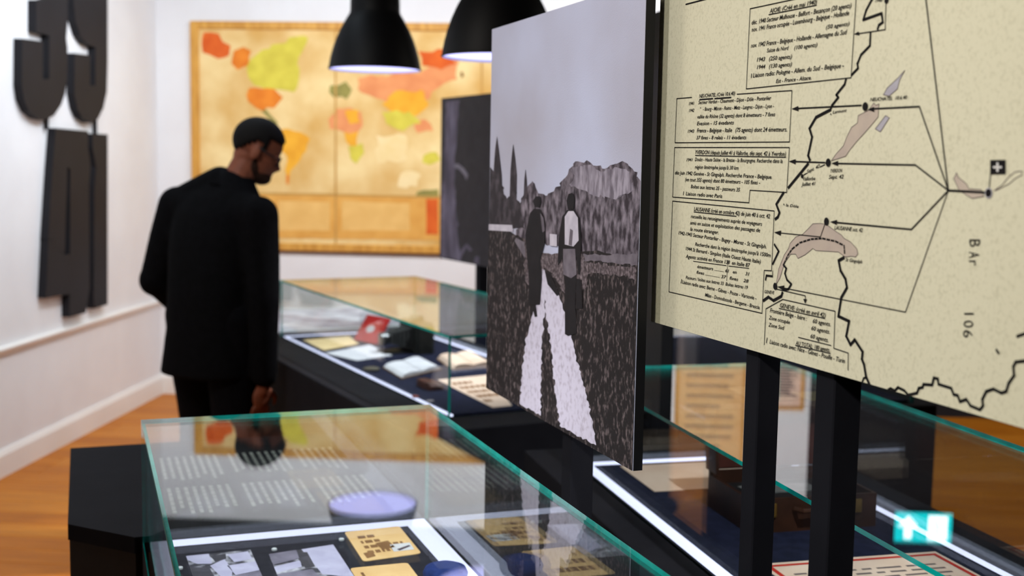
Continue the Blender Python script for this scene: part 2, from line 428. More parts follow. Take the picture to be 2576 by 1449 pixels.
for pts, k in (([(0, 0), (0.35, 0), (0.34, 0.30), (0.12, 0.26), (0, 0.12)], 0), ([(0.30, 0.35), (0.55, 0.2), (0.6, 0.55), (0.5, 0.9), (0.4, 0.7)], 0), ([(0.62, 0.08), (0.95, 0.04), (0.97, 0.28), (0.68, 0.32)], 0),
               ([(0.55, 0.4), (1, 0.36), (1, 0.62), (0.62, 0.68)], 0), ([(0, 0.32), (0.28, 0.42), (0.34, 1), (0, 1)], 1), ([(0.36, 0.08), (0.6, 0.05), (0.58, 0.2), (0.4, 0.26)], 1), ([(0.6, 0.70), (1, 0.64), (1, 1), (0.55, 1)], 2)):
    patch(P, 0.0012 + 0.0003 * k, pts, pk[k], c, 'print')
c, P = sheet('snapshot', [(676, 1396), (838, 1371), (900, 1465), (716, 1492)], 'photo', 'small black-and-white snapshot next to the tan identity cards', 'photo', th=0.001)
for pts, k in (([(0.5, 0), (1, 0), (1, 0.9), (0.6, 0.7), (0.55, 0.3)], 0), ([(0, 0.35), (0.4, 0.28), (0.38, 0.45), (0, 0.5)], 0), ([(0.0, 0.0), (0.42, 0.0), (0.4, 0.24), (0, 0.3)], 2), ([(0.36, 0.05), (0.56, 0.1), (0.56, 0.5), (0.42, 0.5)], 1), ([(0, 0.55), (0.5, 0.55), (0.6, 1), (0, 1)], 2), ([(0.18, 0.6), (0.36, 0.66), (0.34, 0.9), (0.16, 0.86)], 0)):
    patch(P, 0.0012 + 0.0003 * k, pts, pk[k], c, 'print')
# navy cap partly in the frame
cc = at_z(1120, 1462, BED)
m = MB().lathe(cc, [(0.0, 0.034), (0.022, 0.033), (0.038, 0.027), (0.043, 0.017), (0.041, 0.007), (0.036, 0.0), (0.0, 0.0)], 28)
cap = m.out('navy_cap', mat('navy_blue_wool', (40, 58, 120), (30, 46, 98), 60, 0.9, 0.1, 0.4, 300), None, True)
tag(cap, 'small round navy blue cap beside the tan identity cards', 'cap')
for x, y, l in ((453, 1431, 'left snapshot and the glass edge'), (690, 1384, 'two snapshots'), (859, 1359, 'snapshot and identity card')):
    c0 = at_z(x, y, BED); m = MB().lathe(c0, [(0.0055, 0), (0.0055, 0.003), (0.0045, 0.004), (0.0, 0.004)], 14)
    o = m.out('number_marker', mat('white_marker', (225, 225, 228), (215, 215, 220), 10, 0.5), None)
    tag(o, {453: 'tiny round white marker near the green glass edge', 690: 'tiny round white marker between the two snapshots', 859: 'tiny round white marker between snapshot and identity card'}[x], 'marker', 'round number markers')

# middle case: documents, red booklet, camera, open books
sheet('document', [(762, 856), (878, 846), (902, 866), (814, 882)], 'cream', 'cream document lying at the far end beside the red booklet', 'document', th=0.002)
sheet('document', [(816, 889), (930, 868), (986, 895), (898, 908)], 'white', 'lavender-white document next to the cream one', 'document', th=0.002)
sheet('letter', [(1100, 956), (1226, 944), (1288, 1021), (1240, 1026)], 'pink', 'pinkish letter sheet lying below the open books', 'letter', th=0.0015, lines=5, ink='brown')
def open_book(px, label, pagem, tilt=0.03):
    P = bed_pts(px); cen = sum(P, Vector()) / 4
    t_ = empty('open_book', (cen.x, cen.y, BED)); tag(t_, label, 'book')
    MB().prism([p + UPV * 0.0 for p in P], UPV, 0.004).out('cover', mat('brown_cover', (120, 88, 54), (98, 70, 44), 20, 0.7), t_)
    for s0, s1 in ((0.02, 0.49), (0.51, 0.98)):
        n = 8; vv = []; ff = []
        for i in range(n + 1):
            s = s0 + (s1 - s0) * i / n; d = abs((s - 0.5) / 0.48)
            h = 0.006 + tilt * (1 - d) ** 0.5 * (0.35 + d) if d < 1 else 0.006
            for q in (0.03, 0.97): vv += [bl(P, s, q, 0.004), bl(P, s, q, h)]
        for i in range(n):
            a = 4 * i; ff += [(a + 1, a + 3, a + 7, a + 5), (a, a + 1, a + 5, a + 4), (a + 3, a + 2, a + 6, a + 7)]
        ff += [(0, 2, 3, 1), (4 * n, 4 * n + 1, 4 * n + 3, 4 * n + 2)]
        mk('pages', vv, ff, PAPERS[pagem], t_)
    return t_
open_book([(962, 926), (1058, 903), (1112, 930), (1010, 955)], 'open book with lilac-white pages between the letter and dark camera', 'white', 0.02)
open_book([(1098, 905), (1190, 893), (1245, 925), (1140, 934)], 'open brown-edged book with thick cream pages behind the photo board', 'pink', 0.03)
# red booklet leaning on a stand
bb = [at_z(918, 872, BED), at_z(888, 862, BED)]
dD = FD(0, 1, 0); uD = FD(1, 0, 0)
b0 = at_z(905, 868, BED)
t = empty('red_booklet', b0, aD); tag(t, 'red booklet with white spot leaning on a stand in the glass case', 'booklet')
ax = (uD * 0.35 - dD * 0.94).normalized(); lean = (UPV * 0.86 + uD * 0.5).normalized()
ax = (uD * 0.25 + dD * -0.97).normalized()
q0 = at_z(893, 858, BED) + UPV * 0.004
P = [q0, q0 + ax * 0.17, q0 + ax * 0.17 + lean * 0.125, q0 + lean * 0.125]
nn = (P[1] - P[0]).cross(P[3] - P[0]).normalized()
if nn.dot(EYE - q0) < 0: nn = -nn
MB().prism(P, nn, 0.008).out('cover', mat('red_cover', (214, 44, 40), (196, 34, 34), 12, 0.5), t)
cpt = P[0] * 0.3 + P[1] * 0.2 + P[2] * 0.25 + P[3] * 0.25 + nn * 0.0085
MB().add([cpt + (ax * cos(2 * pi * k / 16) * 0.030 + lean * sin(2 * pi * k / 16) * 0.018) for k in range(16)], [tuple(range(16))]).out('white_spot', PAPERS['white'], t)
MB().tube([P[0] * 0.5 + P[1] * 0.5 + lean * 0.10 - nn * 0.002, P[0] * 0.5 + P[1] * 0.5 + uD * 0.13 - UPV * 0.003], 0.003, 6).out('stand', BLACK, t)
# dark folding camera
c0 = at_z(1040, 884, BED)
t = empty('vintage_camera', c0, aD); tag(t, 'black vintage folding camera standing next to the red booklet', 'camera')
TC = lambda x, y, z: c0 + uD * x + dD * y + UPV * z
CAMM = mat('worn_black_leatherette', (40, 40, 38), (28, 28, 27), 30, 0.55, 0.3, 0.3, 200)
MB().bbox(TC, (-0.02, -0.09, 0.0), (0.06, 0.12, 0.13), 0.012).out('body', CAMM, t)
bel = MB()
for i in range(6): bel.box(TC, (-0.03 - 0.016 * i, -0.045 + 0.004 * i, 0.02 + 0.004 * i), (-0.018 - 0.016 * i, 0.065 - 0.004 * i, 0.105 - 0.004 * i))
bel.out('bellows', mat('grey_bellows', (66, 66, 66), (50, 50, 50), 20, 0.7), t)
MB().tube([TC(-0.115, 0.01, 0.06), TC(-0.145, 0.01, 0.06)], 0.026, 16).out('lens', mat('steel_lens', (96, 96, 98), (74, 74, 76), 20, 0.3, 0.5, metal=0.6), t)
MB().box(TC, (-0.14, -0.04, 0.0), (-0.02, 0.06, 0.008)).out('bed_plate', CAMM, t)
MB().bbox(TC, (0.0, -0.02, 0.13), (0.04, 0.05, 0.15), 0.005).out('viewfinder', CAMM, t)
# small leather pouch and small relics
def relic(name, x, y, r, h, c1, label, cat, seg=8):
    p = at_z(x, y, BED); m_ = MB().lathe(p, [(r * 0.8, 0), (r, h * 0.25), (r * 0.95, h * 0.7), (r * 0.55, h * 0.95), (0, h)], seg)
    return tag(m_.out(name, mat(name + '_mat', c1, None, 20, 0.5), None, True), label, cat)
relic('compass', 934, 932, 0.032, 0.014, (96, 88, 72), 'small dark brass compass lying left of the lilac open book', 'compass', 20)
relic('button', 1045, 1000, 0.012, 0.008, (150, 70, 58), 'tiny dull red button near the case corner', 'button', 14)
relic('coin', 1082, 1010, 0.014, 0.005, (150, 140, 144), 'tiny silver coin beside the dull red button', 'coin', 16)
p0 = at_z(1082, 975, BED)
t = empty('leather_pouch', p0, aD); tag(t, 'small brown leather pouch between the open book and the letter', 'pouch')
TPp = lambda x, y, z: p0 + uD * x + dD * y + UPV * z
LEA = mat('brown_leather', (88, 42, 26), (64, 30, 20), 18, 0.5, 0.3, 0.2, 120)
MB().bbox(TPp, (-0.03, -0.06, 0), (0.03, 0.06, 0.022), 0.008).out('body', LEA, t)
MB().bbox(TPp, (-0.032, -0.05, 0.019), (0.005, 0.05, 0.027), 0.004).out('flap', LEA, t)

# third case: pinkish sheet, suitcase, red-bordered sheet
def quad_on(T, u0, u1, v0, v1): return [T(u0, v1, BED), T(u1, v1, BED), T(u1, v0, BED), T(u0, v0, BED)]
def sheet_uv(name, T, box, mname, label, cat, th=0.0015, lines=0, z=BED, ink='grey'):
    P = [p + UPV * (z - BED) for p in quad_on(T, *box)]; cen = sum(P, Vector()) / 4
    t_ = empty(name, (cen.x, cen.y, z)); tag(t_, label, cat)
    MB().prism(P, UPV, th).out('paper', PAPERS[mname], t_)
    if lines:
        m_ = MB()
        for i in range(lines):
            q = 0.12 + 0.76 * (i + 0.5) / lines; s = 0.1
            while s < 0.86:
                e = min(s + random.uniform(0.04, 0.14), 0.9); h = 0.13 / lines
                m_.add([bl(P, s, q - h, th + 0.0003), bl(P, e, q - h, th + 0.0003), bl(P, e, q + h, th + 0.0003), bl(P, s, q + h, th + 0.0003)], [(3, 2, 1, 0)]); s = e + 0.03
        m_.out('writing', PAPERS[ink], t_)
    return t_, P
sheet_uv('document', FC, (1.045, 1.42, 2.655, 2.905), 'pink', 'plain pinkish document lying behind the open suitcase', 'document')
c, P = sheet_uv('bordered_sheet', FC, (1.058, 1.455, 1.62, 2.112), 'pink', 'large sheet with a red printed border in front of the suitcase', 'document', lines=16)
m = MB()
for s0, s1, q0_, q1_ in ((0.02, 0.98, 0.025, 0.045), (0.02, 0.98, 0.955, 0.975), (0.02, 0.045, 0.045, 0.955), (0.955, 0.98, 0.045, 0.955)):
    m.add([bl(P, s0, q0_, 0.002), bl(P, s1, q0_, 0.002), bl(P, s1, q1_, 0.002), bl(P, s0, q1_, 0.002)], [(3, 2, 1, 0)])
m.out('border', PAPERS['red'], c)
SUI = mat('dark_brown_leather', (62, 34, 22), (44, 24, 16), 14, 0.45, 0.3, 0.25, 90)
t = empty('suitcase', FC(1.27, 2.4, BED), aC); tag(t, 'open dark brown leather suitcase with a black radio set inside the glass case', 'suitcase')
bx0, bx1, by0, by1 = 1.125, 1.43, 2.30, 2.52
m = MB()
for a, b in (((bx0, by0, BED), (bx1, by1, BED + 0.008)), ((bx0, by0, BED + 0.008), (bx1, by0 + 0.008, BED + 0.075)), ((bx0, by1 - 0.008, BED + 0.008), (bx1, by1, BED + 0.085)),
             ((bx0, by0 + 0.008, BED + 0.008), (bx0 + 0.008, by1 - 0.008, BED + 0.075)), ((bx1 - 0.008, by0 + 0.008, BED + 0.008), (bx1, by1 - 0.008, BED + 0.075))): m.box(FC, a, b)
base = m.out('base', SUI, t)
for u in (bx0 + 0.05, bx1 - 0.05): MB().bbox(FC, (u - 0.012, by0 - 0.005, BED + 0.035), (u + 0.012, by0 - 0.0005, BED + 0.065), 0.001).out('latch', mat('brass', (150, 120, 60), (130, 100, 48), 20, 0.3, 0.5, metal=0.8), base)
MB().box(FC, (bx0 + 0.01, by0 + 0.01, BED + 0.009), (bx1 - 0.01, by1 - 0.01, BED + 0.055)).out('radio_panel', mat('black_radio', (34, 34, 36), (26, 26, 28), 20, 0.4), t)
for i in range(3):
    p = FC(bx0 + 0.06 + 0.09 * i, by0 + 0.06, BED + 0.0552); MB().lathe(p, [(0.016, 0), (0.014, 0.012), (0.0, 0.013)], 16).out('knob', mat('bakelite', (56, 40, 34), (44, 32, 28), 20, 0.3), t)
MB().box(FC, (bx0 + 0.05, by0 + 0.11, BED + 0.0552), (bx1 - 0.08, by0 + 0.17, BED + 0.058)).out('dial', mat('dial_grey', (120, 118, 116), (100, 98, 98), 30, 0.4), t)
# lid standing open and leaning back
lt = 0.12; hz = BED + 0.085; hl = 0.148
def TL(x, d, h): return FC(x, by1 + 0.004 + h * lt + d, hz + h)
m = MB(); m.box(TL, (bx0, 0.0, 0.0), (bx1, 0.012, hl))
for a, b in (((bx0, -0.045, 0.0), (bx0 + 0.008, 0.0, hl)), ((bx1 - 0.008, -0.045, 0.0), (bx1, 0.0, hl)), ((bx0 + 0.008, -0.045, hl - 0.008), (bx1 - 0.008, 0.0, hl))): m.box(TL, a, b)
lid = m.out('lid', SUI, t)
MB().box(TL, (bx0 + 0.01, -0.004, 0.004), (bx1 - 0.01, -0.0005, hl - 0.01)).out('lining', mat('red_brown_lining', (84, 36, 24), (70, 28, 20), 24, 0.8), lid)
m = MB().tube([FC(1.23, by0 - 0.002, BED + 0.05), FC(1.24, by0 - 0.022, BED + 0.05), FC(1.31, by0 - 0.022, BED + 0.05), FC(1.32, by0 - 0.002, BED + 0.05)], 0.006, 8); m.out('handle', SUI, t)
sheet_uv('document', FC, (1.99, 2.17, 3.61, 3.78), 'cream', 'small cream document in the case behind the map board', 'document', lines=6, ink='brown')
sheet_uv('document', FC, (1.80, 1.95, 3.66, 3.9), 'pink', 'pale pink document in the case behind the map board', 'document', lines=6, ink='brown')

# ------------------------------------------------------------------ panel boards on posts
def board(T, a, u, v0, v1, z0, z1, th, posts, name, label, cat, face_m):
    """upright board whose printed face looks to -u; posts = (v, size) standing behind it"""
    root = empty(name, T(u + th, (v0 + v1) / 2, 0), a); tag(root, label, cat)
    core = MB().box(T, (u + 0.001, v0, z0), (u + th, v1, z1)).out('board', BLACK, root)
    n = T(-1, 0, 0)
    MB().box(T, (u, v0 + 0.0005, z0 + 0.0005), (u + 0.001, v1 - 0.0005, z1 - 0.0005)).out('printed_face', face_m, root)
    for v, s in posts:
        p = MB().bbox(T, (u + th, v - s / 2, 0.012), (u + th + s, v + s / 2, z1 - 0.15), 0.002).out('post', PLINTH, root)
        MB().bbox(T, (u + th - 0.02, v - 0.09, 0.0), (u + th + s, v + 0.09, 0.012), 0.003).out('foot', BLACK, p)
    return root
def v_on(u, a, x, y):
    """v and z where the view through photo point x, y meets the plane u = const"""
    n = Vector((cos(a), sin(a), 0)); p = on_plane(x, y, n * u, n); return -p.x * sin(a) + p.y * cos(a), p.z
class Print:
    """flat print laid on a board face, each layer a little proud of the last"""
    def __init__(s, root, T, a, u, lim=None): s.r, s.T, s.a, s.u, s.lim = root, T, a, u, lim
    def P(s, x, y, l):
        v, z = v_on(s.u, s.a, x, y)
        if s.lim: v = min(max(v, s.lim[0] + 0.0004), s.lim[1] - 0.0004); z = min(max(z, s.lim[2] + 0.0004), s.lim[3] - 0.0004)
        return s.T(s.u - 0.0003 * l, v, z)
    def poly(s, name, pts, m, l=1): return s.polys(name, [pts], m, l)
    def polys(s, name, L, m, l=1):
        for pts in L:
            p = [s.P(x, y, l) for x, y in pts]; o_ = MB().add(p, [tuple(range(len(p)))]).out(name, m, s.r)
        return o_
    def strokes(s, name, L, m, l=2):
        """L = list of (points, width in metres)"""
        n = s.T(-1, 0, 0)
        for pts, w in L:
            b = MB(); p = [s.P(x, y, l) for x, y in pts]
            for i in range(len(p) - 1):
                d = p[i + 1] - p[i]
                if d.length < 1e-6: continue
                d.normalize(); e = d.cross(n) * (w / 2); k = d * (w * 0.35)
                b.add([p[i] - e - k, p[i + 1] - e + k, p[i + 1] + e + k, p[i] + e - k], [(0, 1, 2, 3)])
            b.out(name, m, s.r)

# --- the tall landscape photograph
uP = 0.85
vpn, zpb = v_on(uP, aA, 1592, 1178); vpf, zpf = v_on(uP, aA, 1224, 981)
_, zpt = v_on(uP, aA, 1239, 73)
SKY = mat('photo_sky', (176, 174, 188), (200, 206, 232), 1.6, 0.6, 0.2, 0.25, 500)
vpost, _ = v_on(uP + 0.02, aA, 1428, 1150)
ph = board(FA, aA, uP, vpn, vpf, (zpb + zpf) / 2, zpt, 0.0175, [(vpost, 0.047)], 'photo_board',
           'large black-and-white photo board of two people walking along a field track', 'display board', SKY)
pr = Print(ph, FA, aA, uP, (vpn, vpf, (zpb + zpf) / 2, zpt))
GRASS = mat('photo_grass', (30, 24, 24), (124, 110, 110), 130, 0.65, 0.2, lo=0.52, hi=0.78, detail=3, stretch=(1, 1, 0.6))
TREE = mat('photo_trees', (52, 44, 50), (142, 132, 142), 70, 0.65, 0.2, lo=0.40, hi=0.70, detail=6, stretch=(1, 1, 0.6))
TREED = mat('photo_dark_trees', (44, 38, 42), (84, 76, 82), 40, 0.65, 0.2, lo=0.45, hi=0.75, detail=6)
TRACK = mat('photo_track', (206, 200, 216), (166, 156, 170), 90, 0.65, 0.2, lo=0.48, hi=0.78)
DARK = mat('photo_black', (20, 16, 18), (28, 23, 25), 40, 0.65, 0.2)
MIDG = mat('photo_mid_grey', (120, 112, 120), (96, 88, 96), 40, 0.65, 0.2)
LITE = mat('photo_light_grey', (204, 198, 208), (184, 178, 190), 40, 0.65, 0.2)
def rough_edge(pts, amp, step=7, closed=True):
    out = []
    for i in range(len(pts) if closed else len(pts) - 1):
        a, b = pts[i], pts[(i + 1) % len(pts)]
        n = max(1, int(math.hypot(b[0] - a[0], b[1] - a[1]) / step))
        if all(abs(p[0] - xl(p[1])) < 2 for p in (a, b)) or all(abs(p[0] - xr(p[1])) < 2 for p in (a, b)): n = 1
        for k in range(n):
            f = k / n; j = amp if k else 0
            out.append((a[0] + (b[0] - a[0]) * f + random.uniform(-j, j), a[1] + (b[1] - a[1]) * f + random.uniform(-j, j)))
    return out
def xl(y): return 1239.2 - (y - 73) * 0.01665         # left print edge
def xr(y): return 1625.0 - y * 0.0280                 # right print edge
pr.poly('tree_line', rough_edge([(1300, 600), (1306, 520), (1320, 480), (1340, 452), (1352, 480), (1372, 492), (1400, 470), (1428, 440), (1442, 412), (1480, 405), (1515, 424), (1548, 412), (1566, 405), (1592, 425), (xr(455), 455), (xr(660), 660)], 5), TREE, 1)
pr.poly('dark_trees', rough_edge([(xl(400), 420), (1246, 440), (1262, 460), (1275, 500), (1296, 480), (1310, 520), (1320, 575), (xl(575), 575)], 3), TREED, 2)
pr.poly('cypress', [(1251, 342), (1256, 380), (1263, 440), (1266, 540), (1238, 540), (1242, 440), (1246, 380)], TREED, 3)
pr.poly('cypress', [(1292, 362), (1297, 400), (1301, 440), (1300, 500), (1283, 500), (1285, 430), (1288, 395)], TREED, 3)
pr.poly('cypress', [(1323, 425), (1326, 455), (1328, 500), (1318, 500), (1320, 450)], TREED, 3)
pr.poly('field', rough_edge([(xl(575), 578), (1285, 582), (1320, 600), (1370, 640), (1420, 640), (1500, 630), (xr(655), 655)], 2, 7, False) + [(1610, 650), (1600, 1190), (1218, 990)], GRASS, 4)
MEAD = mat('photo_meadow', (70, 60, 62), (140, 126, 130), 150, 0.65, 0.2, lo=0.42, hi=0.74, detail=3)
pr.poly('meadow', rough_edge([(1322, 600), (1365, 636), (1420, 640), (1470, 640), (1480, 720), (1430, 760), (1400, 700), (1370, 672), (1350, 740), (1322, 700)], 4), MEAD, 5)
pr.poly('meadow', rough_edge([(1470, 660), (xr(668) - 6, 672), (xr(700) - 6, 704), (1550, 690), (1480, 690)], 4), MEAD, 5)
pr.poly('bush_top', rough_edge([(1438, 470), (1442, 425), (1480, 415), (1512, 432), (1550, 420), (1585, 432), (1592, 480), (1540, 500), (1490, 490)], 6), mat('photo_pale_bush', (104, 96, 106), (164, 156, 168), 80, 0.65, 0.2, stretch=(1, 1, 0.35)), 2)
pr.poly('wall_band', [(xl(563), 564), (1290, 566), (1293, 583), (xl(578), 579)], LITE, 5)
pr.poly('far_path', [(1300, 598), (1325, 612), (1322, 650), (1296, 606)], MIDG, 5)
pr.poly('field_band', rough_edge([(1465, 640), (xr(640), 640), (xr(668), 668), (1540, 660), (1470, 655)], 3), MIDG, 5)
pr.poly('track', rough_edge([(1366, 676), (1378, 690), (1372, 760), (1366, 860), (1364, 950), (1362, 1046), (1311, 1018), (1315, 940), (1324, 850), (1342, 790), (1355, 740)], 3), TRACK, 5)
pr.poly('track', rough_edge([(1368, 680), (1382, 690), (1400, 720), (1428, 800), (1452, 900), (1482, 1010), (1502, 1120), (1410, 1071), (1401, 1000), (1388, 880), (1376, 790)], 3), TRACK, 6)
pr.poly('path_bend', [(1372, 678), (1392, 700), (1410, 740), (1404, 745), (1380, 715)], DARK, 7)
pr.polys('walking_woman', [[(1336, 536), (1346, 525), (1362, 526), (1374, 560), (1373, 610), (1362, 652), (1366, 700), (1361, 766), (1335, 769), (1333, 700), (1328, 640), (1324, 590)],
                           [(1348, 520), (1343, 506), (1350, 494), (1362, 494), (1364, 508), (1360, 522)], [(1340, 766), (1350, 766), (1354, 796), (1348, 797)]], DARK, 8)
pr.poly('sleeve', [(1362, 535), (1370, 548), (1374, 580), (1368, 585)], MIDG, 9)
pr.polys('walking_man', [[(1417, 545), (1430, 528), (1448, 528), (1461, 548), (1465, 610), (1462, 690), (1457, 690), (1452, 640), (1452, 700), (1450, 770), (1455, 838), (1432, 845), (1424, 840), (1424, 720), (1417, 650), (1406, 668), (1408, 600)],
                         [(1431, 526), (1428, 505), (1433, 488), (1443, 485), (1449, 500), (1446, 526)], [(1452, 700), (1466, 704), (1468, 775), (1452, 778)]], DARK, 8)
pr.poly('shirt', [(1424, 545), (1433, 531), (1446, 531), (1457, 548), (1459, 605), (1446, 620), (1424, 615)], LITE, 9)
pr.poly('shirt_shade', [(1438, 575), (1445, 580), (1442, 618), (1434, 616)], MIDG, 10)
pr.poly('trousers', [(1420, 626), (1450, 626), (1454, 690), (1440, 700), (1420, 690)], MIDG, 9)
pr.poly('rucksack_patch', [(1386, 588), (1404, 590), (1404, 620), (1386, 618)], LITE, 9)

# --- the hand-drawn network map
uM = 0.90
vmf, zmb = v_on(uM, aA, 1637.5, 809)
PAPER = mat('speckled_map_paper', (213, 207, 178), (190, 184, 155), 210, 0.75, 0.12, 0.1, 400, detail=5, lo=0.50, hi=0.82)
vq1, _ = v_on(uM + 0.02, aA, 1893, 1050); vq2, _ = v_on(uM + 0.02, aA, 2078, 1050)
mp_ = board(FA, aA, uM, vmf - 1.15, vmf, zmb, zmb + 1.0, 0.016, [(vq1, 0.037), (vq2, 0.043)], 'map_board',
            'large cream board of a hand-drawn agent network map with boxed notes', 'display board', PAPER)
mp = Print(mp_, FA, aA, uM, (vmf - 1.15, vmf, zmb, zmb + 1.0))
def Z(L, sx, ox, oy): return [(x / sx + ox, y / sx + oy) for x, y in L]
z1 = lambda L: Z(L, 3.019, 1640, 0)
z2 = lambda L: Z(L, 2.786, 1640, 440)
z3 = lambda L: Z(L, 2.683, 2100, 0)
z4 = lambda L: Z(L, 2.498, 2000, 500)
LAKE = mat('lake_wash', (190, 174, 156), (180, 164, 150), 30, 0.75, 0.15)
LAKEB = mat('lake_wash_grey', (176, 172, 176), (166, 160, 166), 30, 0.75, 0.15)
GREY = mat('grey_ink', (96, 86, 84), (110, 98, 94), 40, 0.8, 0.1)
PALE = mat('paper_white', (226, 222, 214), (216, 212, 204), 30, 0.8, 0.1)
lake_gva = z2([(1215, 345), (1180, 340), (1130, 342), (1100, 375), (1060, 415), (1010, 435), (970, 480), (960, 515), (930, 560), (890, 660), (872, 770), (900, 720), (930, 620), (975, 555), (1010, 555), (1025, 585), (1075, 560), (1100, 540), (1130, 515), (1150, 530), (1310, 540), (1355, 575), (1400, 570), (1430, 575), (1445, 555), (1440, 520), (1395, 470), (1350, 445), (1330, 420), (1290, 395), (1250, 365)])
lake_neu = z3([(265, 695), (230, 745), (200, 760), (160, 780), (155, 830), (115, 860), (85, 920), (60, 985), (10, 1040), (-20, 1085), (75, 1055), (105, 1010), (150, 955), (210, 890), (295, 790), (300, 700), (280, 712)])
lake_bie = z3([(475, 475), (440, 540), (425, 600), (370, 648), (330, 640), (355, 595), (430, 525)])
lake_mor = z3([(345, 780), (370, 795), (310, 890), (275, 870)])
lake_thn = z3([(825, 1165), (835, 1195), (890, 1240), (910, 1275), (990, 1280), (1010, 1325), (930, 1340), (880, 1310), (840, 1280), (805, 1205)])
lake_brz = z3([(1080, 1285), (1130, 1250), (1180, 1190), (1220, 1160), (1265, 1155), (1265, 1180), (1220, 1205), (1180, 1240), (1090, 1285)])
for L, mm in ((lake_gva, LAKE), (lake_neu, LAKE), (lake_bie, LAKEB), (lake_mor, LAKEB), (lake_thn, LAKE)): mp.poly('lake', L, mm, 1)
mp.strokes('lake_outline', [(L + L[:1], 0.0008) for L in (lake_gva, lake_neu, lake_bie, lake_mor, lake_thn, lake_brz)], GREY, 2)
TH, MD, TN = 0.0042, 0.0020, 0.0013
mp.strokes('border_line', [
    ([(2197, -6), (2180, 26), (2172.7, 50), (2219, 33.5), (2222, 56), (2212, 63), (2209, 73)], 0.0034),
    ([(2191, 84), (2189.5, 115), (2167, 138), (2158, 160), (2159.6, 171.5), (2144, 188)], 0.0034),
    ([(2129, 200), (2126, 212), (2105, 238.5), (2110, 245), (2094, 265), (2090.5, 275)], 0.0036),
    ([(2090.5, 276), (2054, 295), (2037.5, 323), (2044, 344.5), (2034, 391), (2038.5, 402.5)], TH),
    ([(2034, 412), (1984.5, 472)], TH), ([(1972, 485), (1954, 513.6), (1962, 535), (1957.7, 546), (1951.6, 551)], TH),
    ([(1949.4, 615), (1960, 632), (1945, 664)], 0.0034), ([(1921.8, 756), (1934, 747), (1947, 756), (1966.6, 745), (1969.5, 736)], TH),
    ([(1927, 704), (1929, 693), (1944, 695)], 0.003),
    ([(1972, 666), (1979, 675), (1975.6, 687.7), (1981, 704), (1991.8, 714.6), (1984.6, 727), (1972, 729)], 0.0034),
    (z2([(1348, 580), (1312, 600), (1325, 670), (1360, 730), (1370, 790), (1330, 860), (1310, 990), (1385, 1025), (1365, 1130), (1395, 1190), (1425, 1155), (1480, 1240), (1475, 1290), (1490, 1330)]) + [(2180, 948), (2188, 966)], TH),
    ([(2170, 962), (2174, 951), (2181, 950)], 0.0026),
    (z4([(590, 1199), (605, 1192), (630, 1206), (650, 1185), (690, 1205), (715, 1233), (770, 1220), (780, 1190), (805, 1185), (810, 1165), (865, 1170), (875, 1125), (900, 1130), (905, 1165), (985, 1190), (1000, 1230), (1025, 1235), (1040, 1275), (1080, 1260), (1105, 1300), (1165, 1325), (1185, 1300), (1180, 1260), (1205, 1210), (1250, 1195), (1300, 1220), (1330, 1210), (1345, 1160), (1380, 1110), (1375, 1055), (1390, 1025), (1439, 1020), (1500, 1000)]), 0.0034),
], INK, 3)
dash = []
arc = z2([(930, 620), (955, 565), (985, 520), (1040, 475), (1120, 450), (1200, 445), (1290, 465), (1350, 495), (1355, 560)])
for i in range(len(arc) - 1):
    (xa, ya), (xb, yb) = arc[i], arc[i + 1]; n = max(1, round(math.hypot(xb - xa, yb - ya) / 11))
    for k in range(n): dash.append(([(xa + (xb - xa) * k / n, ya + (yb - ya) * k / n), (xa + (xb - xa) * (k + 0.62) / n, ya + (yb - ya) * (k + 0.62) / n)], 0.0024))
mp.strokes('dashed_line', dash, INK, 3)
hub = (2387, 479)
def arrow(x, y, dx, dy, L=17, w=6.5):
    n = math.hypot(dx, dy); dx /= n; dy /= n
    return [(x, y), (x - dx * L - dy * w, y - dy * L + dx * w), (x - dx * L + dy * w, y - dy * L - dx * w)]
mp.strokes('connector', [([hub, (2486, 484.5)], 0.0026), ([hub, (2330, -6)], MD), ([hub, (2314, 268), (2192, 274)], MD), ([hub, (2304, 415), (2100, 411)], MD),
    ([hub, (2294, 577), (2098, 559)], MD), ([hub, (2279, 785), (1966, 723)], TN), ([(2168, 265), (2002, 273)], MD), ([(2077, 409), (1994, 406)], MD),
    ([(2077, 562), (2065, 596), (1956, 585)], TN), ([(2230, 7), (2228, 74.5), (2158, 85)], TN), ([(1954, 727), (2027, 744), (2027, 756)], TN)], INK, 3)
mp.polys('arrowhead', [arrow(2184, 276, -1, 0.06), arrow(2093, 411, -1, 0), arrow(2090, 558, -1, -0.08), arrow(1957, 721, -1, -0.2), arrow(1993, 274, -1, 0.05), arrow(1986, 406, -1, -0.04),
    arrow(1949, 584.5, -1, -0.1), arrow(2150, 86, -1, 0.15, 13, 5), arrow(2027, 764, 0, 1, 12, 4.5)], INK, 4)
def disc(x, y, ry, l, name, m_, k=20):
    c_ = mp.P(x, y, l); r_ = (mp.P(x, y - ry, l) - c_).length; e1 = FA(0, -1, 0)
    MB().add([c_ + e1 * (r_ * cos(2 * pi * i / k)) + UPV * (r_ * sin(2 * pi * i / k)) for i in range(k)], [tuple(range(k))]).out(name, m_, mp_)
disc(2489, 485.5, 13.5, 4, 'town_halo', LAKEB)
for x, y, r_ in ((2178.5, 268, 11), (2085.5, 409, 10.5), (2081, 557, 10), (1952, 720, 9), (2489, 485.5, 10.5), (2232, 1, 8), (2020, 443, 5.5), (2092, 287, 2.2), (1974, 514, 2.2), (2124, 648, 3.5)):
    disc(x, y, r_, 5, 'town_dot', INK)
mp.strokes('link_line', [([(2023, 440), (2030, 436)], TN), ([(2064, 420), (2076, 414)], TN)], INK, 3)
mp.poly('flag', [(2493, 402.5), (2531.6, 402), (2531.6, 438), (2493, 438.5)], INK, 4)
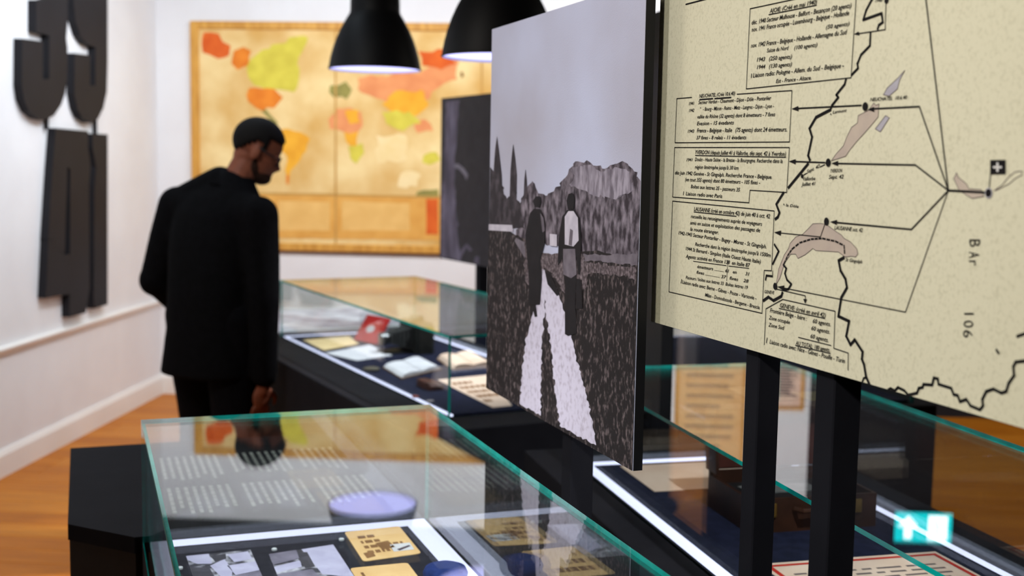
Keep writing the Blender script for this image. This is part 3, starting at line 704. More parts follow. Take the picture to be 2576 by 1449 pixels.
mp.polys('flag_cross', [[(2509.5, 409), (2514.5, 409), (2514.5, 432), (2509.5, 432)], [(2501, 418), (2523, 418), (2523, 423), (2501, 423)]], PALE, 5)
mp.strokes('flag_pole', [([(2493, 438), (2489.5, 480)], TN)], INK, 3)
mp.strokes('note_box', [
    ([(1888, 22), (1878.5, 223.6), (2142, 195.5), (2155, -6)], TN), ([(1888, 22), (2000, -2)], TN), ([(1726, 11), (1776, -2)], MD),
    ([(1741, 245), (1703.6, 248), (1699, 359), (1987, 357), (1993.4, 227.6), (1855, 237)], TN),
    ([(1698, 371), (1987, 371), (1980, 484), (1887.7, 478.4), (1885, 510), (1693, 495.6), (1698, 371)], TN),
    ([(1693, 505.7), (1948.7, 530.5), (1942, 681), (1923.6, 680), (1922, 705), (1918, 788), (1683.8, 734), (1693, 505.7)], TN),
    ([(1945, 681), (1944.5, 695)], TN),
    ([(1923.6, 867), (1927.9, 776.7), (1970, 753), (2102, 782.8), (2098.7, 876), (2135, 888), (2134.6, 931)], TN),
], INK, 3)
mp.strokes('underline', [([(1935, 37), (2055, 13)], TN), ([(1761, 250.5), (1794, 248)], MD), ([(1799, 248), (1840, 245)], MD), ([(1750, 391), (1978, 395.5)], TN), ([(1746.6, 533), (1853, 544)], TN),
    ([(1961, 775.6), (2076, 801)], TN), ([(2009.7, 848.5), (2091.5, 869)], TN), ([(2002.5, 869), (2090, 889)], TN), ([(1745, 657), (1828, 668)], 0.001), ([(1834, 669), (1885, 675)], 0.001), ([(1832, 655), (1829, 706)], 0.001)], INK, 3)
mp.strokes('pen_mark', [([(2508, 880), (2513, 888)], 0.003), ([(2560, 846), (2582, 838)], 0.003), ([(1931, 850), (1929, 862)], 0.0016), ([(1892, 186), (1891, 195)], 0.0016), ([(1721, 482), (1720, 490)], 0.0016), ([(1716, 703), (1714, 712)], 0.0016)], INK, 3)
# written lines: (text, baseline start, baseline end, letter height in photo pixels)
LINES = [
    ('AJOIE: (Créé en mai 1940)', 1937, 33, 2056, 10, 11), ('déc. 1940 Secteur Mulhouse - Belfort - Besançon (20 agents)', 1892, 62, 2143, 19, 11),
    ('nov. 1941 France occupée - Luxembourg - Belgique - Hollande', 1892, 80, 2137, 38, 11), ('(50 agents)', 2079, 73, 2138, 64, 10),
    ('nov. 1942 France - Belgique - Hollande - Allemagne du Sud', 1890, 120, 2132, 86, 11), ('Suisse du Nord', 1930, 132, 1985, 125, 10), ('(100 agents)', 1999, 125, 2057, 117, 10),
    ('1943   (250 agents)', 1905, 155, 1993, 147, 10), ('1944   (130 agents)', 1905, 174, 1993, 166, 10), ('Liaison radio: Pologne - Allem. du Sud - Belgique -', 1895, 195, 2124, 170, 11), ('Est - France - Alsace.', 1953, 209, 2042, 200, 10),
    ('NEUCHATEL (Créé 10.6.40)', 1760, 246, 1850, 239, 9), ('1941', 1734, 264.5, 1747, 263.5, 8), ('Secteur Verdun - Chaumont - Dijon - Dôle - Pontarlier', 1757.6, 262, 1941, 251, 9),
    ('1942', 1734, 282, 1747, 281, 8), ('"   - Bourg - Mâcon - Reims - Metz - Langres - Dijon - Lyon -', 1762, 279, 1948, 271, 9), ('vallée du Rhône (32 agents) dont 8 émetteurs - 7 fixes', 1755, 298, 1951, 292, 9),
    ('Evasion - 15 évadants', 1754, 315, 1847, 312.5, 9), ('1943', 1731, 334, 1747, 333.5, 8), ('France - Belgique - Italie   (75 agents) dont 24 émetteurs.', 1754, 333, 1981, 330.5, 10), ('37 fixes - 8 relais - 11 évadants', 1752.6, 350.5, 1878.5, 350, 9),
    ('YVERDON (depuis Juillet 41 à Vallorbe, dès sept. 42 à Yverdon)', 1750, 387.5, 1978, 392.5, 10), ('1941', 1728, 405.5, 1743, 405.8, 8), ('Doubs - Haute Saône - la Bresse - la Bourgogne. Recherche dans la', 1749, 405, 1969.6, 410, 9),
    ('région limitrophe jusqu\'à 30 km', 1749, 424, 1858.6, 427, 9), ('dès Juin 1942 Genève - St Gingolph. Recherche France - Belgique.', 1699, 438.5, 1943, 450, 9), ('(en tout 355 agents) dont 80 émetteurs - 105 fixes -', 1724.5, 455.5, 1913, 464, 9),
    ('Boîtes aux lettres 35 - passeurs 35', 1738.7, 473, 1862.5, 482, 9), ('Liaison radio avec Paris', 1726, 491, 1817.7, 498, 9),
    ('LAUSANNE (créé en octobre 42) de juin 40 à oct. 42', 1746.6, 530, 1938, 549.5, 10), ('recueille les renseignements auprès de voyageurs', 1738.7, 548, 1918, 568, 9), ('amis en suisse et exploitation des passages de', 1737, 564, 1912.8, 584, 9), ('la route étranger.', 1737, 580, 1808.7, 589, 9),
    ('1942-1943 Secteur Pontarlier - Bugey - Morez - St Gingolph.', 1708, 589.5, 1929, 625, 9), ('Recherche dans la région limitrophe jusqu\'à 1500m', 1749.5, 618, 1939.7, 647, 9), ('1944 St Bernard - Simplon (Italie Ouest Haute Italie)', 1726, 629, 1914.6, 663, 9),
    ('Agents: activité en France 138  en Italie 87', 1726, 648.5, 1887.7, 672, 9), ('émetteurs ........... 61   en       31', 1755, 674, 1885.9, 693.5, 8), ('fixes ............... 37   fixes    28', 1753, 688, 1884, 711.5, 8), ('Passeurs / boîtes aux lettres 33  Boîtes lettres 19', 1726, 701, 1882, 727.5, 8),
    ('Liaison radio avec: Berne - Gênes - Poste - Varsovie -', 1717, 713, 1903.8, 755, 9), ('Milan - Domodossola - Bergame - Brescia.', 1774.6, 745.5, 1912.8, 778, 9),
    ('GENEVE: (créé en avril 42)', 1963, 772.5, 2078, 799, 11), ('Frontière Belge - Isère :', 1938, 785, 2031, 807, 11), ('60 agents.', 2045.6, 812, 2090.5, 821, 11), ('Zone occupée', 1935, 803, 1988, 815.5, 10), ('60 agents.', 2042, 830, 2088.7, 840, 11), ('Zone Sud', 1934, 821, 1973.8, 830, 10), ('60 agents.', 2040, 850, 2085, 861, 11),
    ('AU TOTAL: 180 agents.', 2002.5, 867.5, 2088.7, 886, 11), ('Liaison radio avec: Nice - Gênes - Pouille - Turin', 1937, 864, 2126.4, 914, 11),
    ('NEUCHATEL  10.6.40', 2190, 255, 2283, 249, 9), ('Larmont', 2096, 286, 2131, 281, 8), ('YVERDON', 2090, 434, 2120, 433, 9), ('Sept. 42', 2086, 450, 2123, 449, 10), ('Vallorbe', 2021, 454, 2052, 453, 9), ('Juillet 41', 2017, 468, 2052, 466, 9), ('Sept. 42', 2030, 437, 2063, 421, 9),
    ('la Dôle', 1978, 519, 2010, 523, 7), ('LAUSANNE oct. 42', 2100, 577, 2171, 584, 10), ('St Gingolph', 2128, 657, 2170, 663, 9), ('GENEVE', 1924, 737, 1949, 740, 8), ('1940', 2203, 6, 2221, 4, 8)]
FONT_TMP = []
def text_obj(s, shear=0.25, off=0.012):
    cu = bpy.data.curves.new('t', 'FONT'); cu.body = s; cu.shear = shear; cu.offset = off * 0.9; cu.resolution_u = 2; cu.size = 1.0
    o = bpy.data.objects.new('t', cu); COL.objects.link(o); FONT_TMP.append(o); return o
todo = [(text_obj(l[0]), l) for l in LINES]
typed = [(text_obj(ch, 0.0, 0.0), x, y, w, h) for ch, x, y, w, h in (('B', 2440, 602, 27, 19), ('A', 2439, 633, 26, 16), ('r', 2439, 655, 17, 13), ('1', 2427, 787, 24, 4.5), ('0', 2425, 806, 25, 18), ('6', 2424, 830, 24, 19))]
bpy.context.view_layer.update()
dg = bpy.context.evaluated_depsgraph_get()
def text_mesh(o):
    me = bpy.data.meshes.new_from_object(o.evaluated_get(dg)); v = [x.co.copy() for x in me.vertices]; f = [tuple(p.vertices) for p in me.polygons]
    bpy.data.meshes.remove(me); return v, f
groups = {}
for o, (s, x0, y0, x1, y1, h) in todo:
    v, f = text_mesh(o)
    xs = [p.x for p in v]; w = max(xs) - min(xs); mx0 = min(xs)
    a = mp.P(x0, y0, 3); b = mp.P(x1, y1, 3); top_ = mp.P(x0, y0 - h, 3) - a
    hh = top_.length / 0.70                                # capital height of the font
    key = 'box1' if y1 < 215 and x1 < 2150 and x0 > 1880 else 'box2' if y0 < 355 and x0 < 1900 else 'box3' if y0 < 500 and x0 < 1900 else 'box4' if x1 < 1945 and y0 > 520 and x0 < 1800 else 'box5' if y0 > 760 else 'place'
    b_ = groups.setdefault(key, MB())
    b_.add([a + (b - a) * ((p.x - mx0) / w) + UPV * (p.y * hh) for p in v], f)
for k in sorted(groups): groups[k].out('place_names' if k == 'place' else 'note_text', INK, mp_)
b_ = MB()
for o, x, y, w, h in typed:                               # typed reference, turned a quarter clockwise
    v, f = text_mesh(o); xs = [p.x for p in v]; ys = [p.y for p in v]
    for_p = lambda p: mp.P(x + w * (p.y - min(ys)) / (max(ys) - min(ys)), y + h * (p.x - min(xs)) / (max(xs) - min(xs)), 3)
    b_.add([for_p(p) for p in v], f)
b_.out('typed_reference', INK, mp_)
for o in FONT_TMP:
    cu = o.data; bpy.data.objects.remove(o); bpy.data.curves.remove(cu)

# --- dark photograph beyond the middle case
nD = Vector((cos(aD), sin(aD), 0))
uF = uv_of(at_y(1110, 500, 5.95), aD)[0]
v0_, _ = v_on(uF, aD, 1262, 450); v1_, zb_ = v_on(uF, aD, 1106, 649); _, zt_ = v_on(uF, aD, 1113, 247)
vp_, _ = v_on(uF + 0.02, aD, 1202, 700)
fb = board(FD, aD, uF, v0_, v1_, zb_, zt_, 0.018, [(vp_, 0.047)], 'photo_board', 'dark photo board with a pale tree trunk, in front of the world map', 'display board', mat('night_print', (38, 36, 40), (46, 44, 48), 20, 0.6, 0.2))
pf = Print(fb, FD, aD, uF)
TRK = mat('trunk_print', (108, 100, 116), (66, 60, 72), 14, 0.6, 0.2, lo=0.35, hi=0.65, stretch=(1, 1, 0.4))
pf.poly('trunk', rough_edge([(1124, 255), (1156, 252), (1150, 330), (1144, 410), (1146, 520), (1150, 575), (1158, 655), (1110, 647), (1111, 520), (1118, 400)], 2, 12), TRK, 1)
pf.poly('branch', [(1142, 414), (1152, 411), (1168, 424), (1178, 440), (1174, 454), (1168, 440), (1156, 426), (1143, 422)], mat('pale_print', (122, 116, 126), (104, 98, 108), 20, 0.6), 2)
pf.polys('roots', [[(1150, 655), (1160, 630), (1174, 612), (1190, 630), (1180, 632), (1174, 622), (1164, 640), (1158, 657)], [(1192, 660), (1196, 645), (1206, 645), (1206, 668)], [(1142, 560), (1150, 552), (1154, 568), (1144, 572)]], TRK, 2)

# --- dark board seen between photo and map
uK = uv_of(at_y(1662, 938, 3.42), aC)[0]
vk0, zk0 = v_on(uK, aC, 1662, 938); _, zk1 = v_on(uK, aC, 1662, 27)
vkp, _ = v_on(uK + 0.02, aC, 1636, 1000)
board(FC, aC, uK, vk0, vk0 + 0.28, zk0, zk1, 0.033, [(vkp, 0.047)], 'panel_board', 'plain black upright board between the field photo and the map board', 'display board', BLACK)

# ------------------------------------------------------------------ wall numerals 39 / 45
t = empty('wall_numerals', LW(3.2, 0, 1.6) if False else Vector((wl0.x, wl0.y, 0)) + wdir * 2.0 + Vector((0, 0, 1.1)), math.atan2(wdir.y, wdir.x))
tag(t, 'stacked black relief numerals 39 and 45 fixed on the white wall', 'sign')
DEP = 0.045
NUM = mat('numeral_black', (30, 29, 33), (26, 25, 29), 6, 0.6, 0.2, 0.1, 200)
fp = wl0 + wnrm * DEP
def numeral(px, name='numeral', holes=()):
    P = [on_plane(x, y, fp, wnrm) - wnrm * (DEP - 0.001) for x, y in px]
    return MB().prism(P, wnrm, DEP - 0.001).out(name, NUM, t)
# figure 3 (a C-shaped polygon that runs round its two slots)
numeral([(91, 0), (91, 80), (110, 85), (124, 90), (124, 199), (108, 199), (108, 104), (56, 97), (55, 215), (61, 252), (74, 280), (94, 297), (114, 302), (136, 290), (154, 264), (164, 236), (169, 200), (170, 120), (167, 96), (170, 60), (171, -70), (162, -105), (140, -130), (112, -138), (84, -130), (64, -108), (56, -78), (56, -30), (108, -18), (108, -70), (124, -70), (124, -5), (110, 0)])
# figure 9
numeral([(186, -60), (186, 10), (190, 52), (202, 90), (218, 110), (240, 119), (240, 216), (227, 216), (227, 139), (188, 134), (187, 236), (194, 272), (206, 296), (226, 309), (246, 300), (260, 272), (269, 232), (271, 160), (271, -60), (266, -95), (250, -120), (228, -130), (206, -120), (192, -96)])
# figure 4, with its narrow counter
numeral([(140, 322), (222, 330), (222, 372), (228, 415), (224, 470), (226, 725), (216, 787), (175, 798), (175, 740), (115, 750), (124, 560), (132, 430)][:1] + [(176, 326), (176, 640), (163, 642), (170, 420), (174, 326)][::-1][:0] + [(222, 330), (222, 372), (228, 415), (224, 470), (226, 725), (216, 787), (175, 798), (175, 740), (115, 750), (122, 600), (163, 642), (176, 640), (177, 424), (170, 420), (163, 640), (121, 602), (132, 430)])
# figure 5
numeral([(233, 336), (271, 338), (271, 766), (238, 776), (236, 745), (238, 470), (242, 420), (233, 372)])
for x, y0, y1 in ((131, 296, 326), (252, 300, 340), (222, 352, 364), (178, 160, 170), (226, 352, 362)):
    a = on_plane(x, y0, fp, wnrm) - wnrm * 0.03; b = on_plane(x, y1, fp, wnrm) - wnrm * 0.03
    MB().tube([a, b], 0.012, 8).out('link', NUM, t)

# ------------------------------------------------------------------ world map on the far wall
f0 = FWL(0, 0, 0)
def FP(x, y, d):
    return on_plane(x, y, f0 + fnrm * d, fnrm)
sL = (FP(480, 300, 0.03) - corner).dot(fdir); zT = FP(480, 52, 0.03).z; zBm = FP(690, 630, 0.03).z
sR = sL + (zT - zBm) * 1.46
t = empty('world_map', FWL((sL + sR) / 2, 0, zBm), math.atan2(fdir.y, fdir.x))
tag(t, 'large old school world map in a wooden frame on the far wall', 'map')
FRM = mat('yellowed_wood_frame', (222, 166, 78), (198, 140, 58), 6, 0.5, 0.3, 0.1, 60, (6, 1, 1))
MB().box(FWL, (sL + 0.02, 0.004, zBm + 0.02), (sR - 0.02, 0.018, zT - 0.02)).out('map_sheet', mat('aged_map_sheet', (246, 220, 160), (214, 168, 94), 2.6, 0.75, 0.15, detail=9, lo=0.34, hi=0.66), t)
for a, b in (((sL, 0.002, zBm), (sL + 0.055, 0.035, zT)), ((sR - 0.055, 0.002, zBm), (sR, 0.035, zT)), ((sL + 0.055, 0.002, zT - 0.05), (sR - 0.055, 0.035, zT)), ((sL + 0.055, 0.002, zBm), (sR - 0.055, 0.035, zBm + 0.05))):
    MB().bbox(lambda x, y, z: FWL(x, z, y), (a[0], a[2], a[1]), (b[0], b[2], b[1]), 0.006).out('frame_rail', FRM, t)
MB().box(FWL, (sL, 0.002, zBm - 0.012), (sR, 0.02, zBm - 0.001)).out('bottom_batten', mat('dark_batten', (110, 72, 34), (90, 58, 28), 10, 0.6), t)
OR = mat('map_orange', (236, 140, 52), (222, 122, 44), 12, 0.75, 0.1); RO = mat('map_red_orange', (228, 110, 48), (214, 94, 42), 12, 0.75, 0.1)
YE = mat('map_yellow_green', (222, 208, 84), (206, 190, 74), 12, 0.75, 0.1); AM = mat('map_amber', (244, 180, 60), (232, 164, 52), 12, 0.75, 0.1)
PK = mat('map_salmon', (236, 158, 104), (224, 142, 92), 12, 0.75, 0.1); GN = mat('map_olive', (160, 150, 82), (140, 132, 74), 12, 0.75, 0.1); CRm = mat('map_cream', (246, 222, 168), (240, 212, 150), 10, 0.75, 0.1)
TANm = mat('map_band_tan', (232, 176, 92), (222, 162, 80), 8, 0.75, 0.1)
def land(name, pts, m_, l=1, amp=6):
    p = [FP(x, y, 0.0185 + 0.0006 * l) for x, y in rough_edge(pts, amp, 14)]; MB().add(p, [tuple(range(len(p)))]).out(name, m_, t)
land('land', [(512, 82), (550, 85), (560, 105), (580, 115), (576, 140), (548, 148), (528, 138), (510, 132)], RO)
land('land', [(588, 128), (612, 118), (632, 128), (628, 168), (598, 176), (582, 160)], OR)
land('land', [(630, 150), (660, 125), (700, 110), (745, 92), (775, 95), (760, 130), (748, 160), (752, 200), (740, 232), (700, 225), (640, 215), (622, 180)], YE, 2)
land('land', [(626, 222), (690, 224), (712, 245), (690, 272), (648, 274), (624, 255)], OR, 3)
land('land', [(650, 272), (668, 274), (700, 310), (690, 318)], GN, 1)
land('land', [(708, 326), (740, 330), (780, 350), (770, 380), (745, 415), (728, 445), (722, 440), (720, 390), (704, 350)], AM, 2)
land('land', [(720, 440), (728, 440), (726, 464), (720, 462)], OR, 3)
land('land', [(830, 215), (870, 205), (885, 225), (872, 250), (840, 245), (828, 232)], GN, 1)
land('land', [(900, 196), (960, 190), (1050, 185), (1120, 140), (1150, 140), (1150, 200), (1105, 220), (1080, 250), (980, 262), (930, 240), (900, 225)], PK, 1)
land('land', [(1052, 128), (1115, 124), (1148, 160), (1110, 175), (1062, 165)], RO, 2)
land('land', [(990, 232), (1060, 225), (1080, 262), (1050, 290), (1000, 285), (960, 262)], AM, 2)
land('land', [(960, 280), (1030, 280), (1060, 310), (1015, 330), (985, 318)], YE, 3)
land('land', [(826, 300), (850, 272), (880, 270), (908, 282), (912, 318), (895, 340), (860, 330), (830, 325)], PK, 1)
land('land', [(868, 278), (900, 276), (906, 308), (880, 312)], AM, 2)
land('land', [(866, 332), (902, 330), (898, 368), (880, 366)], AM, 2)
land('land', [(876, 368), (912, 360), (916, 385), (896, 412), (882, 400)], YE, 3)
land('land', [(1066, 390), (1098, 382), (1108, 402), (1080, 415), (1062, 408)], YE, 1)
land('land', [(1030, 295), (1070, 300), (1090, 330), (1050, 335)], PK, 2)
land('land', [(945, 340), (1020, 340), (1024, 400), (950, 410)], CRm, 1)
land('land', [(1018, 430), (1060, 440), (1050, 470), (1000, 470)], CRm, 2)
land('legend_band', [(500, 486), (840, 492), (1210, 500), (1210, 605), (500, 598)], TANm, 2, 1)
land('legend_panel', [(700, 505), (830, 508), (830, 580), (700, 580)], mat('legend_cream', (240, 194, 116), (230, 182, 104), 10, 0.75), 3, 1)
land('legend_panel', [(860, 505), (1030, 512), (1030, 580), (860, 580)], mat('legend_cream', (1, 1, 1)), 3, 1)
land('legend_stamp', [(1072, 500), (1102, 500), (1102, 590), (1072, 590)], RO, 4, 1)
land('legend_patch', [(1050, 482), (1102, 476), (1104, 498), (1044, 498)], GN, 4, 2)  # olive patch above the legend
land('fold', [(842, 66), (846, 66), (847, 618), (842, 618)], mat('fold_line', (206, 158, 84), (196, 148, 76), 10, 0.8), 5, 0)  # darker tan strips along the folds of the sheet
land('fold', [(500, 482), (840, 487), (1210, 496), (1210, 501), (840, 493), (500, 488)], mat('fold_line', (1, 1, 1)), 5, 0)
land('fold', [(1210, 150), (1214, 150), (1214, 600), (1210, 600)], mat('fold_line', (1, 1, 1)), 5, 0)
land('island', [(1158, 182), (1164, 180), (1167, 192), (1160, 196)], mat('island_brown', (140, 96, 40), (120, 80, 34), 10, 0.8), 3, 0)

# two framed sheets on the far wall, seen in the glass of the right-hand case
for i, (s0, s1, za, zb2, mm, lab) in enumerate(((3.42, 3.83, 1.50, 2.55, 'tan', 'framed tan printed notice on the far wall, right of the world map'), (3.97, 4.2, 1.62, 2.0, 'pink', 'framed pale pink notice on the far wall, right of the tan one'))):
    t_ = empty('framed_notice', FWL((s0 + s1) / 2, 0, za), math.atan2(fdir.y, fdir.x)); tag(t_, lab, 'notice')
    MB().box(FWL, (s0, 0.002, za), (s1, 0.012, zb2)).out('sheet', PAPERS[mm], t_)
    for a, b in (((s0 - 0.02, za - 0.02), (s0, zb2 + 0.02)), ((s1, za - 0.02), (s1 + 0.02, zb2 + 0.02)), ((s0, zb2), (s1, zb2 + 0.02)), ((s0, za - 0.02), (s1, za))):
        MB().box(FWL, (a[0], 0.002, a[1]), (b[0], 0.025, b[1])).out('frame_rail', FRM, t_)
    m_ = MB()
    for k in range(14):
        z_ = zb2 - 0.08 - k * (zb2 - za - 0.12) / 14; w = random.uniform(0.6, 0.85) * (s1 - s0)
        m_.box(FWL, (s0 + 0.05, 0.012, z_), (s0 + 0.05 + w - 0.03, 0.0125, z_ + 0.012))
    m_.out('writing', PAPERS['grey'], t_)

# exit sign high on the far wall, mirrored in the right-hand case
pe = on_plane(2400, -40, f0 + fnrm * 0.1, fnrm)
se = (pe - corner).dot(fdir); ze = 2.745
t = empty('exit_sign', FWL(se, 0, ze), math.atan2(fdir.y, fdir.x)); tag(t, 'lit turquoise exit sign with arrow and doorway high on the wall', 'exit sign')
MB().bbox(lambda x, y, z: FWL(x, z, y), (se - 0.19, ze - 0.108, 0.002), (se + 0.19, ze + 0.108, 0.06), 0.008).out('housing', BLACK, t)
MB().box(FWL, (se - 0.178, 0.0605, ze - 0.096), (se + 0.178, 0.063, ze + 0.096)).out('lit_face', emit('exit_turquoise', (0, 208, 214), 2.6), t)
XW = emit('exit_white', (240, 255, 255), 4.0)
def ex(name, pts): MB().add([FWL(se + x, 0.0636, ze + z) for x, z in pts], [tuple(range(len(pts)))]).out(name, XW, t)
ex('arrow', [(-0.095, -0.075), (-0.03, -0.005), (-0.07, -0.005), (-0.07, 0.075), (-0.12, 0.075), (-0.12, -0.005), (-0.16, -0.005)][::-1])
ex('doorway', [(0.03, -0.08), (0.15, -0.08), (0.15, 0.08), (0.03, 0.08)])
MB().tube([FWL(se + 0.08, 0.0642, ze + 0.045), FWL(se + 0.095, 0.0642, ze + 0.0), FWL(se + 0.07, 0.0642, ze - 0.05)], 0.004, 6).out('runner', MATS['exit_turquoise'], t)

# ------------------------------------------------------------------ pendant lamps
SHADE = mat('lamp_black', (14, 14, 15), (11, 11, 12), 10, 0.55, 0.16)
INNER = mat('lamp_white_enamel', (236, 236, 242), (230, 230, 238), 10, 0.45, 0.3)
BULB = emit('frosted_diffuser', (188, 188, 250), 2.3)
def lamp(x, y, R, zr, label):
    t_ = empty('pendant_lamp', (x, y, zr)); tag(t_, label, 'lamp', 'black pendant lamps over the glass case')
    c_ = (x, y, zr)
    prof = [(1.0, 0.0), (0.985, 0.10), (0.955, 0.26), (0.90, 0.46), (0.83, 0.66), (0.74, 0.86), (0.63, 1.06), (0.545, 1.20), (0.535, 1.26), (0.53, 1.50)]
    MB().lathe(c_, [(r * R, z * R) for r, z in prof] + [(0.50 * R, 1.56 * R), (0.0, 1.57 * R)], 56).out('shade', SHADE, t_, True)
    MB().lathe(c_, [((r - 0.02) * R, z * R + (0.0 if i else 0.0)) for i, (r, z) in enumerate(prof[:8])] + [(0.3 * R, 1.22 * R), (0.0, 1.22 * R)], 56).out('inner_enamel', INNER, t_, True)
    MB().lathe(c_, [(1.0 * R, 0.0), (1.012 * R, 0.012 * R), (1.0 * R, 0.03 * R)], 56).out('rim', SHADE, t_, True)
    MB().tube([(x, y, zr + 1.57 * R), (x, y, zr + 2.1 * R)], [0.30 * R, 0.22 * R], 20).out('neck', SHADE, t_)
    MB().tube([(x, y, zr + 2.1 * R), (x, y, CEIL - 0.03)], 0.006, 8).out('cord', BLACK, t_)
    MB().lathe((x, y, CEIL - 0.03), [(0.05, 0.03), (0.05, 0.005), (0.0, 0.0)], 20).out('ceiling_cap', SHADE, t_)
    MB().lathe(c_, [(0.0, 0.03 * R), (0.5 * R, 0.035 * R), (0.968 * R, 0.04 * R)], 56).out('diffuser', BULB, t_, True)
    return t_
pA = at_y(943, 176, 4.99); pB = at_y(1258, 146, 3.92)
RA = 0.19
lamp(pA.x, pA.y, RA, pA.z, 'black bell-shaped pendant lamp hanging in front of the world map')
lamp(pB.x, pB.y, RA, pB.z, 'black bell-shaped pendant lamp hanging behind the field photo board')
# ------------------------------------------------------------------ the visitor
YP = 4.66
def PP(x, y, d=0.0):
    """point at photo position x, y, d metres behind the man's own distance"""
    return at_y(x, y, YP + d)
th_ = radians(58)
fd = Vector((cos(th_), sin(th_), 0)); ld = Vector((-sin(th_), cos(th_), 0))
hip = PP(540, 800, 0.0)
foot = Vector((hip.x, hip.y, 0))
SKIN = mat('skin', (118, 66, 45), (104, 57, 39), 30, 0.6, 0.2)
CLOTH = mat('black_wool_jacket', (11, 11, 13), (8, 8, 9), 40, 0.95, 0.04, 0.3, 200)
TROU = mat('black_trousers', (11, 11, 14), (8, 8, 10), 40, 0.95, 0.05)
HAIR = mat('black_hair', (12, 10, 9), (16, 13, 12), 80, 0.8, 0.12, 0.5, 300)
BEARD = mat('dark_stubble', (44, 26, 19), (34, 21, 16), 80, 0.8, 0.1)
person = MB()
def caps(m_, pts, rad, n=14):
    pts = [Vector(p) for p in pts]
    m_.tube(pts, rad, n)
    for p, r in zip(pts, rad): m_.ell(p, (Vector((r, 0, 0)), Vector((0, r, 0)), Vector((0, 0, r))), 8)
def remesh(o, vox, it=4):
    r_ = o.modifiers.new('remesh', 'REMESH'); r_.mode = 'VOXEL'; r_.voxel_size = vox; r_.use_smooth_shade = True
    s_ = o.modifiers.new('smooth', 'SMOOTH'); s_.iterations = it; s_.factor = 0.5
neck0, neck1 = PP(588, 470, 0.05), PP(622, 405, 0.09)
shL, shR = PP(447, 520, 0.13), PP(652, 545, -0.10)
elL, haL = PP(390, 705, 0.14), PP(500, 800, 0.30)
elR, wrR = PP(664, 750, -0.12), PP(664, 948, -0.10)
chest, belly = PP(548, 600, 0.03), PP(536, 740, 0.0)
# head axes: looking right and down
hf0 = Vector((0.96, 0.27, 0)); tilt = radians(27)
hf = (hf0 * cos(tilt) - UPV * sin(tilt)).normalized(); hs = UPV.cross(hf0).normalized(); hu = hf.cross(hs).normalized()
if hu.z < 0: hu = -hu
hc = PP(650, 368, 0.10)
def HP(f, s, u): return hc + hf * f + hs * s + hu * u
def E3(a, b, c): return (hf * a, hs * b, hu * c)
person.ell(HP(-0.005, 0, 0.015), E3(0.098, 0.074, 0.088), 16)          # skull
person.ell(HP(0.035, 0, -0.055), E3(0.062, 0.058, 0.072), 14)          # face
person.ell(HP(0.058, 0, -0.108), E3(0.036, 0.034, 0.024), 10)          # chin
person.ell(HP(0.030, 0, -0.095), E3(0.050, 0.050, 0.030), 10)          # jaw
person.ell(HP(0.082, 0, -0.010), E3(0.016, 0.050, 0.012), 10)          # brow
person.tube([HP(0.088, 0, -0.015), HP(0.108, 0, -0.046), HP(0.096, 0, -0.060)], [0.008, 0.014, 0.010], 8)   # nose
person.ell(HP(0.090, 0, -0.080), E3(0.012, 0.026, 0.008), 8)           # mouth
person.ell(HP(0.088, 0, -0.092), E3(0.010, 0.022, 0.006), 8)
for s_ in (-1, 1):
    person.ell(HP(-0.004, s_ * 0.078, -0.028), (hf * 0.019 + hs * s_ * 0.006, hs * s_ * 0.007 - hf * 0.002, hu * 0.033), 10)   # ears
    person.ell(HP(-0.010, s_ * 0.074, -0.050), E3(0.009, 0.006, 0.012), 8)
caps(person, [neck0 - UPV * 0.05, neck0, neck1, HP(-0.02, 0, -0.05)], [0.062, 0.060, 0.056, 0.058])
# trunk and limbs under the clothes
caps(person, [hip, belly, chest, neck0 - UPV * 0.06], [0.11, 0.105, 0.115, 0.07])
caps(person, [shL, elL, haL], [0.055, 0.042, 0.034]); caps(person, [shL, chest], [0.06, 0.08]); caps(person, [shR, chest], [0.06, 0.08])
caps(person, [shR, elR, wrR], [0.055, 0.042, 0.030])
hipL, hipR = hip + ld * 0.115 - UPV * 0.02, hip - ld * 0.09 - UPV * 0.02
ftL, ftR = Vector((hip.x, hip.y, 0.10)) + ld * 0.135 + fd * 0.03, Vector((hip.x, hip.y, 0.10)) - ld * 0.10 - fd * 0.03
for h_, f_ in ((hipL, ftL), (hipR, ftR)):
    k_ = h_ * 0.5 + f_ * 0.5 + fd * 0.02; caps(person, [h_, k_, f_], [0.085, 0.055, 0.040])
    caps(person, [f_, f_ - UPV * 0.045 + fd * 0.06, f_ - UPV * 0.065 + fd * 0.15], [0.038, 0.036, 0.026])
